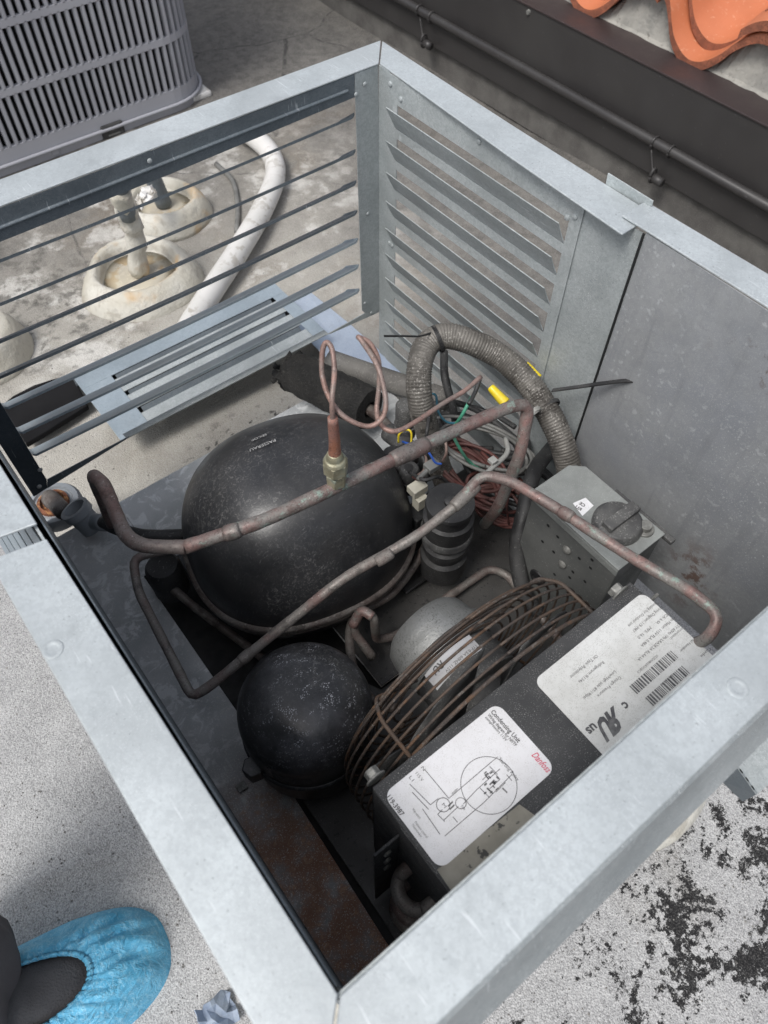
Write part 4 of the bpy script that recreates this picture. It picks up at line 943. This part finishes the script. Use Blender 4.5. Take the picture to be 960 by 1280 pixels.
# insulated pipe, grey pipe
tI = thing('insulated_pipe', Z(400, 480, -.45), 'pipe wrapped in torn black foam insulation lying behind the compressor', 'pipe')
a, b = Z(362, 462, -.415), Z(462, 512, -.40)
P = [a.lerp(b, i/30) for i in range(31)]; bm = B(); rnd = random.Random(9); nn = 24; rings = []
d = (b-a).normalized(); u_ = d.orthogonal().normalized(); w_ = d.cross(u_)
for i, p in enumerate(P):
    rr = .0335 if i > 5 else .0315+.0015*rnd.random()
    rings.append([bm.verts.new(p+(u_*math.cos(2*math.pi*j/nn)+w_*math.sin(2*math.pi*j/nn))*(rr+rnd.uniform(-.0012, .0012)+(rnd.uniform(-.008, .004) if i < 2 else 0))) for j in range(nn)])
c2 = [bm.verts.new(b+d*.001+(u_*math.cos(2*math.pi*j/nn)+w_*math.sin(2*math.pi*j/nn))*.013) for j in range(nn)]
c3 = [bm.verts.new(b-d*.03+(u_*math.cos(2*math.pi*j/nn)+w_*math.sin(2*math.pi*j/nn))*.012) for j in range(nn)]
for q, r in zip(rings, rings[1:]): bridge(bm, q, r)
bridge(bm, rings[-1], c2); bridge(bm, c2, c3); bm.faces.new(c3); bm.faces.new(rings[0][::-1]); obj('foam_sleeve', bm, 'foam', tI, smooth=True)
pipe('copper_core', [b-d*.03, b+d*.01, Z(482, 530, -.39), Z(500, 555, -.38), Z(520, 580, -.40)], .0085, 'copper_dark', tI, rad=.02)
bm = B()
for i in range(16):
    c = Z(350+rnd.uniform(-8, 14), 466+rnd.uniform(-22, 14), -.42+rnd.uniform(-.012, .012)); s = rnd.uniform(.003, .008)
    bmesh.ops.create_icosphere(bm, subdivisions=1, radius=s, matrix=Matrix.Translation(c) @ Matrix.Diagonal((1, 1.4, .6, 1)))
for v in bm.verts: v.co += Vector((rnd.uniform(-1, 1), rnd.uniform(-1, 1), rnd.uniform(-1, 1)))*.002
obj('torn_foam', bm, 'foam', tI)
a, b = Z(412, 450, -.46), Z(560, 500, -.44); bm = B(); tube(bm, [a, Z(470, 470, -.455), b], .018, 20, 6); o = obj('grey_pipe', bm, 'pipe_brown', smooth='all'); tag(o, 'dusty grey pipe lying between the black foam pipe and the louvered corner', 'pipe')

# corner leg fittings
t = thing('pipe_leg', Z(72, 634, -.50), 'rusty pipe stub in a round grey collar at the left inner corner', 'pipe')
c = Z(66, 628, -.466)
bm = B(); lathe(bm, [(.041, -.02), (.041, -.006), (.037, 0), (.030, .001), (.028, -.003), (.020, -.004)], c, 36); obj('collar', bm, 'pvc_grey', t, smooth=True)
bm = B(); lathe(bm, [(.0235, -.004), (.023, .002), (.018, .004), (.017, -.002), (0, -.002)], c, 26); obj('rust_ring', bm, 'rust', t, smooth=True)
bm = B(); tube(bm, [c+Vector((0, 0, -.01)), c+Vector((0, 0, .012)), Z(80, 640, -.44)], .0125, 16, 4); obj('stub', bm, 'copper_dark', t, smooth='all')
t = thing('grey_elbow', Z(108, 650, -.47), 'grey open-ended elbow fitting beside the rusty pipe stub', 'pipe fitting')
a = Z(97, 640, -.425); b = Z(112, 655, -.448)
bm = B(); dd = (a-b).normalized(); lathe(bm, [(.017, -.035), (.018, -.006), (.0215, -.004), (.0215, .008), (.0165, .0085), (.0155, -.006), (0, -.007)], a, 30, dd); o = obj('socket', bm, 'pvc_grey', t, smooth=True)
bm = B(); lathe(bm, [(.013, 0), (0, .0008)], a-dd*.0055, 20, dd); obj('bore', bm, 'tape', t)
bm = B(); tube(bm, [b, Z(118, 652, -.44), Z(132, 654, -.42)], .012, 16, 4); obj('branch', bm, 'pvc_grey', t, smooth='all')
# enclosure posts standing in mastic domes
def dome(x, y, r, h, label, post=None, inner=True, sq=1.0, mt='mastic'):
    t = thing('mastic_base', (x, y, G), label, 'pipe base', 'cream mastic bases on the roof')
    bm = B(); pf = [(r, -.004), (r*.985, h*.15), (r*.93, h*.45), (r*.85, h*.75), (r*.76, h*.95), (r*.70, h)]
    if inner: pf += [(r*.66, h*.97), (r*.60, h*.62), (r*.58, h*.45), (0, h*.42)]
    else: pf += [(r*.4, h*1.08), (0, h*1.12)]
    lathe(bm, pf, (x, y, G), 48)
    rn = random.Random(int(x*1000))
    for v in bm.verts:
        a = math.atan2(v.co.y-y, v.co.x-x); k_ = 1+.03*math.sin(3*a+rn.random())+.02*math.sin(5*a+x*9); v.co.x = x+(v.co.x-x)*k_; v.co.y = y+(v.co.y-y)*k_*sq
    obj('mound', bm, mt, t, smooth='all')
    if inner: bm = B(); lathe(bm, [(r*.585, h*.48), (r*.3, h*.5), (0, h*.5)], (x, y, G), 40); obj('pool', bm, 'mastic_in', t, smooth='all')
    return t
cA = Z(172, 335, -.54); dA = dome(cA.x, cA.y, .126, .052, 'widest cream mastic base with a leaning taped pipe, seen through the louvers')
bm = B(); tube(bm, [(cA.x, cA.y, G+.03), Z(168, 292, -.46), Z(158, 265, -.40), Z(150, 240, -.33)], lambda i, N: .019+.003*math.sin(i*1.7), 16, 6, ); [setattr(v, 'co', v.co+Vector((rnd.uniform(-1, 1), rnd.uniform(-1, 1), rnd.uniform(-1, 1)))*.0028) for v in bm.verts]; obj('taped_pipe', bm, 'mastic', dA, smooth='all')
bm = B(); tube(bm, [Z(160, 270, -.405), Z(152, 240, -.34), Z(147, 222, -.30)], .0165, 16, 4); obj('metal_pipe', bm, 'galv_dark', dA, smooth='all')
cB = Z(205, 255, -.55); dB = dome(cB.x, cB.y, .100, .05, 'smaller cream mastic base with an orange stain, behind the widest one')
bm = B(); tube(bm, [(cB.x, cB.y, G+.03), (cB.x+.01, cB.y, G+.10), (cB.x+.02, cB.y, G+.17)], .018, 16, 4); obj('metal_pipe', bm, 'galv_dark', dB, smooth='all')
bm = B(); c = Z(180, 244, -.46)
for i in range(14): bmesh.ops.create_icosphere(bm, subdivisions=1, radius=rnd.uniform(.006, .012), matrix=Matrix.Translation(c+Vector((rnd.uniform(-.02, .02), rnd.uniform(-.02, .02), rnd.uniform(-.01, .01)))))
for v in bm.verts: v.co += Vector((rnd.uniform(-1, 1), rnd.uniform(-1, 1), rnd.uniform(-1, 1)))*.004
obj('cracked_sealant', bm, 'pvc', dB)
cC = Z(-32, 432, -.55); dome(cC.x, cC.y, .10, .07, 'cream mastic base cut off by the left edge, below the bars', inner=False)
for (x, y, lb) in ((.615, .715, 'cream mastic base under the near corner of the enclosure'), (.165, .742, 'cream mastic base under the near right side of the enclosure, by the black patches')):
    t = dome(x, y, .10 if x > .3 else .125, .045 if x > .3 else .03, lb, inner=False, mt='mastic')
    bm = B(); tube(bm, [(x-.03, y-.03, G), (x-.03, y-.03, -.491)], .02, 16, 2); obj('post', bm, 'galv_dark', t, smooth='all')
# ============================================================ loose sheet metal outside
lp = thing('loose_louver_panel', (.23, -.24, -.55), 'loose galvanized louver panel lying on the roof outside the barred side', 'metal panel')
zp = -.522; ax0, ax1, ay0, ay1 = .024, .451, -.318, -.128
print('loose', [tuple(round(q, 3) for q in Z(u, v, zp)) for u, v in ((90, 470), (340, 355), (140, 552), (430, 425))])
def lpb(x0, x1, y0, y1, m_='galv_loose', n_='sheet'): bm = B(); box(bm, (x0, y0, zp-.0015), (x1, y1, zp)); return obj(n_, bm, m_, lp, .0004)
sl_ = [(-.275, -.262), (-.226, -.214), (-.178, -.162)]
lpb(ax0, ax1, ay0, sl_[0][0], n_='border'); lpb(.395, ax1, sl_[0][0]+.0004, ay1, n_='border'); lpb(ax0, .05, sl_[0][0]+.0004, ay1, n_='border')
lpb(.0505, .3945, sl_[0][1], sl_[1][0], 'galv_side', 'slat'); lpb(.0505, .3945, sl_[1][1], sl_[2][0], 'galv_side', 'slat'); lpb(.0505, .3945, sl_[2][1], ay1, 'galv_side', 'slat')
for k_, (y0, y1) in enumerate(sl_):
    bm = B(); prism(bm, [(.056, y0+.001, zp-.0016), (.388, y0+.001, zp-.0016), (.388, y1+.004, zp-.016), (.056, y1+.004, zp-.016)], (0, 0, -.001)); obj('louver', bm, 'galv_dark', lp)
bm = B(); box(bm, (ax0, ay0, zp-.03), (ax1, ay0+.0015, zp-.002)); obj('folded_edge', bm, 'galv_loose', lp)
bm = B(); box(bm, (ax0+.01, ay0+.01, G), (ax1-.03, ay1-.085, zp-.018)); obj('slot_shade', bm, 'dark_fill', lp)  # black block in place of the shadow inside the slots
P = [Z(u, v, -.555) for u, v in ((350, 382), (386, 364), (440, 408), (500, 462), (530, 500), (430, 470), (392, 432))]
bm = B(); prism(bm, P, (0, 0, .0016)); o = obj('bare_metal_sheet', bm, galv('bright_sheet', (.58, .66, .76), (.64, .71, .80), .6, .35, .05, (.7, .75, .8))); tag(o, 'shiny blue-reflecting metal sheet poking out from under the loose panel', 'metal sheet')  # blue of the reflected sky is put into the base colour
P = [Z(u, v, -.56) for u, v in ((5, 512), (20, 500), (45, 487), (70, 479), (94, 474), (112, 512), (60, 545), (35, 560))]  # outline of a flat black piece beside the loose panel
bm = B(); prism(bm, P, (0, 0, .012)); o = obj('flat_black_piece', bm, 'scrap', None, .002); tag(o, 'flat black piece at the left end of the loose louver panel', 'rubber')
# white pipe
pw = [Z(296, 158, -.54), Z(318, 172, -.54), Z(338, 192, -.545), Z(344, 220, -.548), Z(328, 262, -.548), Z(300, 310, -.548), Z(262, 368, -.552), Z(240, 404, -.553), Z(226, 430, -.553)]
bm = B(); tube(bm, pw, .0235, 22, 8); o = obj('white_drain_pipe', bm, 'pvc', smooth='all'); tag(o, 'curved white drain pipe running over the roof behind the louvers', 'pipe')
# bare wire on the ground, small plastic scrap
bm = B(); P = [Z(270, 205, G+.006), Z(290, 225, G+.006), Z(297, 255, G+.006), Z(296, 290, G+.006)]; tube(bm, P, .006, 10, 6); o = obj('electric_cable', bm, 'wire_grey', smooth='all'); tag(o, 'thin dirty cord curving over the stained roof beside the white pipe', 'cord')
bm = B(); c = Z(272, 1268, G+.01); rn = random.Random(2); P = []
for i in range(7):
    for j in range(6): P.append(bm.verts.new((c.x+(i-3)*.007+rn.uniform(-.003, .003), c.y+(j-2.5)*.007+rn.uniform(-.003, .003), c.z+rn.uniform(-.008, .01))))
for i in range(6):
    for j in range(5): bm.faces.new((P[i*6+j], P[i*6+j+1], P[(i+1)*6+j+1], P[(i+1)*6+j]))
o = obj('plastic_scrap', bm, 'rag'); o.modifiers.new('s', 'SOLIDIFY').thickness = .001; tag(o, 'crumpled blue-grey plastic scrap on the roof at the bottom edge', 'litter')
# sheet metal duct beyond the near right side
t = thing('sheet_metal_duct', Z(950, 950, -.30), 'grey galvanized duct end sticking out beyond the near right side', 'duct')
a, b, c_, d_ = Z(897, 975, -.20), Z(905, 968, -.20), Z(960, 1000, -.2), Z(1010, 900, -.2)
qa = Z(917, 952, -.21); qb = Z(946, 993, -.21)
bm = B(); P = [qa, qb, qb+Vector((-.30, .02, 0)), qa+Vector((-.30, -.02, 0))]; prism(bm, P, (0, 0, -.0016)); obj('duct_top', bm, 'galv_side', t)
ra = Z(900, 975, -.255); rb = Z(928, 1002, -.255)
bm = B(); prism(bm, [qa, qb, rb, ra], (-.0015, 0, 0)); obj('duct_end', bm, 'galv_dark', t)

# ============================================================ AIR CONDITIONER
YF = -1.10
ac = thing('air_conditioner', (.4, -1.45, G), 'grey outdoor air conditioner with rows of upright louvers and a rounded corner', 'air conditioner')
RA = .11; XC = -.185      # straight face ends here, corner arc radius RA
def ac_pt(s, off=0):      # distance along the face from x=.95 towards the corner -> point, tangent angle
    x = .95-s
    if x >= XC: return Vector((x, YF+off, 0)), 0
    th = (XC-x)/RA
    if th <= math.pi/2: return Vector((XC-(RA+off)*math.sin(th), YF-RA+(RA+off)*math.cos(th), 0)), th
    q = (th-math.pi/2)*RA; return Vector((XC-RA-off, YF-RA-q, 0)), math.pi/2
Lt = .95-XC+RA*math.pi/2+.55
def ac_band(bm, z0, z1, off=0, th=.004):
    N = 90; A = []
    for i in range(N+1):
        p, _ = ac_pt(Lt*i/N, off); A.append((bm.verts.new((p.x, p.y, z0)), bm.verts.new((p.x, p.y, z1))))
        
    for i in range(N): bm.faces.new((A[i][0], A[i+1][0], A[i+1][1], A[i][1]))
bm = B(); ac_band(bm, G+.02, .30, -.022); obj('coil', bm, 'ac_core', ac, smooth='all')
rails = [(-.556, -.522), (-.4175, -.402), (-.289, -.273), (-.160, -.144), (-.031, -.015), (.098, .14)]
for i, (z0, z1) in enumerate(rails):
    bm = B(); ac_band(bm, z0, z1, 0); bmesh.ops.recalc_face_normals(bm, faces=bm.faces)
    o = obj('rail', bm, 'ac', ac, smooth=False); s_ = o.modifiers.new('s', 'SOLIDIFY'); s_.thickness = .012; s_.offset = -1 if False else 0
bm = B(); ac_band(bm, G-.005, -.5565, .006); o = obj('base_skirt', bm, 'ac', ac); o.modifiers.new('s', 'SOLIDIFY').thickness = .01
bm = B(); pts = [ac_pt(Lt*i/80, 0.012)[0]+Vector((0, 0, -.5565)) for i in range(81)]; tube(bm, pts, .0045, 8, smooth=False); obj('trim_line', bm, 'ac', ac, smooth='all')
bm = B(); pts = [ac_pt(Lt*i/80, -.002)[0] for i in range(81)]; slab(bm, [(p.x, p.y) for p in pts]+[(.95, -1.9)], .14, .16); obj('top_cover', bm, 'ac', ac)
bm = B(); box(bm, (-.0048, -.009, -.064), (.0048, .006, .064)); bmesh.ops.bevel(bm, geom=[e_ for e_ in bm.edges if abs((e_.verts[0].co-e_.verts[1].co).z) > .01], offset=.0026, segments=2, affect='EDGES')
fin = None; pitch = .0188
nf = int(Lt/pitch)
for r_ in range(5):
    z0, z1 = rails[r_][1], rails[r_+1][0]
    for i in range(nf):
        p, th = ac_pt(.01+i*pitch, 0)
        if p.x > .56 or p.y < -1.42: continue
        if r_ >= 4 and p.x > .2: continue
        if fin is None:
            fin = obj('slat', bm, 'ac', ac); WLa = WL[ac]; me = fin.data
            for v in me.vertices: v.co += WLa
            fin.location = (p.x-WLa.x, p.y-WLa.y, (z0+z1)/2-WLa.z); fin.rotation_euler = (0, 0, th); fin.scale = (1, 1, (z1-z0)/.124); continue
        dup(fin, 'slat', ac, (p.x-WLa.x, p.y-WLa.y, (z0+z1)/2-WLa.z), (0, 0, th)).scale = (1, 1, (z1-z0)/.124)
bd = Y(143, 166, YF+.014)
bm = B(); box(bm, (bd.x-.03, YF+.002, bd.z-.022), (bd.x+.03, YF+.0135, bd.z+.022)); bg_ = obj('badge', bm, 'rubber', ac, .008, segs=4)
bm = B(); lathe(bm, [(.005, 0), (.005, .0004), (0, .0005)], (bd.x, YF+.0137, bd.z+.012), 16, (0, 1, 0)); box(bm, (bd.x-.016, YF+.0136, bd.z-.005), (bd.x+.016, YF+.0142, bd.z-.001)); obj('badge_mark', bm, 'wire_grey', ac)
bd2 = Y(70, 190, YF+.012); bm = B(); box(bm, (bd2.x-.01, YF+.002, bd2.z-.01), (bd2.x+.01, YF+.010, bd2.z+.01)); obj('corner_clip', bm, 'ac', ac, .003)
bm = B(); box(bm, (-.30, -1.30, G-.001), (-.18, -1.11, G+.016)); o = obj('white_pad', bm, 'pvc', None, .006); tag(o, 'white pad under the rounded corner of the air conditioner', 'pad')

# ============================================================ TILED ROOF EDGE
ev = thing('tiled_roof', (-.95, -.2, G), 'low tiled roof with dark metal fascia and terracotta tiles at the upper right', 'roof')
XF = -.85; zft, zfb = -.316, -.515
bm = B(); box(bm, (XF-.0015, -3.2, zfb), (XF, 2.6, zft)); obj('fascia', bm, 'grey_paint', ev, .0005)
bm = B(); box(bm, (XF-.001, -3.2, zft), (XF+.003, 2.6, zft+.004)); box(bm, (XF-.1, -3.2, zft-.004), (XF-.0015, 2.6, zft+.0005)); obj('flashing', bm, 'brown_paint', ev, .001)
bm = B(); box(bm, (-1.4, -3.2, G-.002), (XF-.04, 2.6, zft-.005)); obj('wall_core', bm, 'dark_fill', ev)
bm = B(); box(bm, (XF-.02, -3.2, G-.002), (XF-.004, 2.6, -.50)); obj('roof_upstand', bm, 'upstand', ev)
bm = B(); tube(bm, [(XF+.018, -3.2, -.437), (XF+.018, 2.6, -.437)], .0105, 18, 2); obj('fascia_pipe', bm, 'grey_paint', ev, smooth='all')
bm = B(); box(bm, (XF, -3.2, -.512), (XF+.010, 2.6, -.449)); obj('lower_lip', bm, 'grey_paint', ev, .003)
for y_ in (-.10, -.055, -.90, -.85):
    bm = B(); pts = [Vector((XF+.018+.012*math.cos(a), y_, -.437+.012*math.sin(a))) for a in [2*math.pi*i/20 for i in range(21)]]; tube(bm, pts, .0028, 8, smooth=False); obj('pipe_clamp', bm, 'grey_paint', ev, smooth='all')
for y_ in (-.085, -.875):
    bm = B(); tube(bm, [(XF+.024, y_-.015, -.45), (XF+.03, y_+.002, -.475), (XF+.034, y_+.012, -.487)], .002, 8, 4); pts = [Vector((XF+.03+.010*math.cos(a), y_+.012, -.496+.016*math.sin(a))) for a in [2*math.pi*i/20 for i in range(21)]]; tube(bm, pts, .003, 8, smooth=False)
    tube(bm, [(XF+.03, y_+.012, -.5), (XF+.03, y_+.04, -.5)], .010, 12, 2); obj('bracket', bm, 'grey_paint', ev, smooth='all')
bm = B(); lathe(bm, [(.006, 0), (.005, .004), (0, .005)], X(661, 15, XF), 14, (1, 0, 0)); obj('fascia_screw', bm, 'bolt', ev, smooth=True)
# S tiles
PT = .30
def tz(y):      # S profile, pan bottoms at y = -.15 + k*PT
    ph = 2*math.pi*(y+.135)/PT
    return -.050*math.copysign(abs(math.cos(ph))**.88, math.cos(ph))
# mortar bed with weep holes
bm = B(); rn = random.Random(4); ys_ = [-3.2+i*.02 for i in range(290)]
front = [bm.verts.new((-.936+rn.uniform(-.002, .003), y, zft+.001)) for y in ys_]; mid = [bm.verts.new((-.942+rn.uniform(-.002, .002), y, zft+.006)) for y in ys_]; topv = [bm.verts.new((-.960+rn.uniform(-.003, .003), y, max(zft+.004, -.258+tz(y)-.012+rn.uniform(-.003, 0)))) for y in ys_]; bk = [bm.verts.new((-1.15, y, max(zft-.01, -.258+tz(y)+.02))) for y in ys_]
for A_, B_ in ((front, mid), (mid, topv), (topv, bk)):
    for i in range(len(ys_)-1): bm.faces.new((A_[i], A_[i+1], B_[i+1], B_[i]))
obj('mortar_bed', bm, 'cement', ev)
for (u, v) in ((793, 28), (943, 97)):
    p = X(u, v, -.948); bm = B(); lathe(bm, [(.010, -.004), (.009, .001), (0, .0012)], p, 16, (1, 0, .3)); obj('weep_hole', bm, 'dark_fill', ev, smooth=True)
def tzl(y):
    q = max(0, min(1, (y+.235)/.05)); return tz(y)+.021*(1-q*q*(3-2*q))
def tile_mesh():
    bm = B(); nn, mm = 64, 3; th = .018; Ln = .36; rows = []
    for k_, (x, dz) in enumerate(((0, 0), (-.12, .035), (-.24, .07), (-Ln, .105))):
        rows.append(([bm.verts.new((x, y, tzl(y)+dz)) for y in [-.345+.395*i/nn for i in range(nn+1)]], [bm.verts.new((x, y, tzl(y)+dz-th)) for y in [-.345+.395*i/nn for i in range(nn+1)]]))
    for a, b in zip(rows, rows[1:]):
        for i in range(nn):
            bm.faces.new((a[0][i], a[0][i+1], b[0][i+1], b[0][i])); bm.faces.new((a[1][i], b[1][i], b[1][i+1], a[1][i+1]))
    a = rows[0]; b = rows[-1]
    for i in range(nn):
        f = bm.faces.new((a[0][i], a[1][i], a[1][i+1], a[0][i+1])); f.material_index = 1
        bm.faces.new((b[0][i], b[0][i+1], b[1][i+1], b[1][i]))
    for i in (0, nn):
        for a, b in zip(rows, rows[1:]):
            f = bm.faces.new((a[0][i], b[0][i], b[1][i], a[1][i])); f.material_index = 1
    return bm
bm = tile_mesh(); bmesh.ops.translate(bm, verts=bm.verts, vec=WL[ev]); t0 = obj('roof_tile', bm, ['tile', 'tile_end'], ev, smooth=True)
rn = random.Random(8); first = True
def place_tile(x, y, z):
    global first
    loc = (x-WL[ev].x, y-WL[ev].y, z-WL[ev].z); rot = (rn.uniform(-.012, .012), rn.uniform(-.012, .012), rn.uniform(-.02, .02))
    if first: t0.location = loc; t0.rotation_euler = rot; first = False
    else: dup(t0, 'roof_tile', ev, loc, rot)
for c_ in range(5):
    for k_ in range(-6, 7):
        x = -.925-c_*.26 + (0); y = k_*PT; z = -.258+c_*(.076+.018)
        if c_ == 0: place_tile(x, y, z)
        else: place_tile(x, y, z+.006)
for k_ in range(-6, 7): place_tile(-.965, k_*PT+.012, -.258+.0285)

# ============================================================ PERSON: lower leg in a shoe cover
# axis of the foot on the roof: toe towards the enclosure
toe = Z(214, 1178, G); heel = Z(-60, 1330, G)
ax = (heel-toe); ax.z = 0; flen = .30; ax.normalize(); sd_ = Vector((-ax.y, ax.x, 0))
pe = thing('person', (toe.x+ax.x*.2, toe.y+ax.y*.2, G), 'standing person in dark trousers with a blue disposable shoe cover, lower left', 'person')
def foot(side, T0, ax, sd_):
    bm = B(); n = 168; m_ = 26; rings = []
    for q_ in range(m_+1):
        q = q_/m_; rg = []
        for j in range(n):
            a = 2*math.pi*j/n; ca, sa = math.cos(a), math.sin(a)
            ox = -.150*sg(ca, .92); oy = .068*sg(sa, .80)*(1+.16*ca)*(1-.10*max(0, -ca))*(1-.30*max(0, -ca)**1.5)
            ix = .002-.080*sg(ca, .95); iy = .035*sg(sa, .9)
            f = q**.85
            r_out = .005*math.sin(math.pi*min(1, q*2.2))
            px = ox+(ix-ox)*f; py = oy+(iy-oy)*f; l_ = math.hypot(ox, oy); px += ox/l_*r_out; py += oy/l_*r_out
            H = .088-.018*max(0, ca)
            z = H*(1-(1-q)**2.3)
            ple = (.0013*math.sin(a*41+2.5*math.sin(a*5))+.0009*math.sin(a*67+math.sin(a*9)))*q**2.2
            big = .0055*math.sin(a*11+3.2*math.sin(a*3+q*2.5)+q*2)*math.sin(math.pi*min(1, q*1.15))
            fold = .0028*math.sin(a*23-q*9+2*math.sin(a*7))*math.sin(math.pi*q)
            z += ple+big+fold
            rg.append(bm.verts.new(T0+ax*(.150+px)+sd_*(py-.006)+Vector((0, 0, max(.0005, z)))))
        rings.append(rg)
    rg = [bm.verts.new(v.co+Vector((0, 0, .0035))+Vector((0, 0, 0))) for v in rings[-1]]; rings.append(rg)
    rg = [bm.verts.new(Vector((v.co.x*.94+(T0+ax*.162).x*.06, v.co.y*.94+(T0+ax*.162).y*.06, v.co.z-.003))) for v in rg]; rings.append(rg)
    for a, b in zip(rings, rings[1:]): bridge(bm, a, b)
    o = obj('shoe_cover', bm, 'cover_blue', pe, smooth='all'); s_ = o.modifiers.new('s', 'SOLIDIFY'); s_.thickness = .0012; s_.offset = 1
    o['label'] = 'blue pleated disposable shoe cover'
    # shoe tongue and sock inside the opening
    bm = B(); pr_ = []
    for (t, hw, h) in ((.055, .030, .040), (.08, .034, .062), (.10, .035, .076), (.13, .036, .090), (.16, .037, .104), (.20, .037, .116), (.24, .035, .118), (.27, .03, .09)):
        rg = []
        for j in range(28):
            a = 2*math.pi*j/28; rg.append(bm.verts.new(T0+ax*t+sd_*(hw*sg(math.cos(a), .8)-.010*math.sin(t*9))+Vector((0, 0, .012+(h-.012)*(.5+.5*sg(math.sin(a), .8))))))
        pr_.append(rg)
    for a, b in zip(pr_, pr_[1:]): bridge(bm, a, b)
    bm.faces.new(pr_[0]); bm.faces.new(pr_[-1][::-1]); obj('shoe', bm, 'shoe', pe, smooth='all')
    # leg: one continuous trouser leg from cuff to hip
    A0 = T0+ax*.200+Vector((0, 0, .088))-sd_*.046
    st = [(0.0, .080, .070), (.03, .082, .073), (.10, .082, .076), (.20, .080, .078), (.34, .074, .080), (.44, .080, .086), (.52, .086, .092), (.66, .094, .10), (.78, .098, .105)]
    bm = B(); rings = []
    for (h, ra_, rb_) in [tuple(q) for q in catmull(st, 4)]:
        c = A0+Vector((0, 0, h))+ax*(.04*h+.004)-sd_*side*.05*h; rg = []
        for j in range(36):
            a = 2*math.pi*j/36; w_ = .005*math.sin(a*4+h*22)+.003*math.sin(a*7-h*60)*(1 if h < .25 else .5)
            rg.append(bm.verts.new(c+ax*((rb_+w_)*math.cos(a))+sd_*((ra_+w_)*math.sin(a))))
        rings.append(rg)
    inn = [bm.verts.new(v.co*.0+(A0+ax*.01)+(v.co-(A0+ax*.01))*.93+Vector((0, 0, .012))) for v in rings[0]]
    bridge(bm, inn, rings[0])
    for a, b in zip(rings, rings[1:]): bridge(bm, a, b)
    bm.faces.new(rings[-1]); obj('trouser_leg', bm, 'trouser', pe, smooth='all')
    bm = B(); tube(bm, [T0+ax*.205+Vector((0, 0, .06)), T0+ax*.215+Vector((0, 0, .30))], .038, 20, 4); obj('sock', bm, 'shoe', pe, smooth='all')
T1 = Vector((toe.x, toe.y, G+.001))
foot(1, T1, ax, sd_)
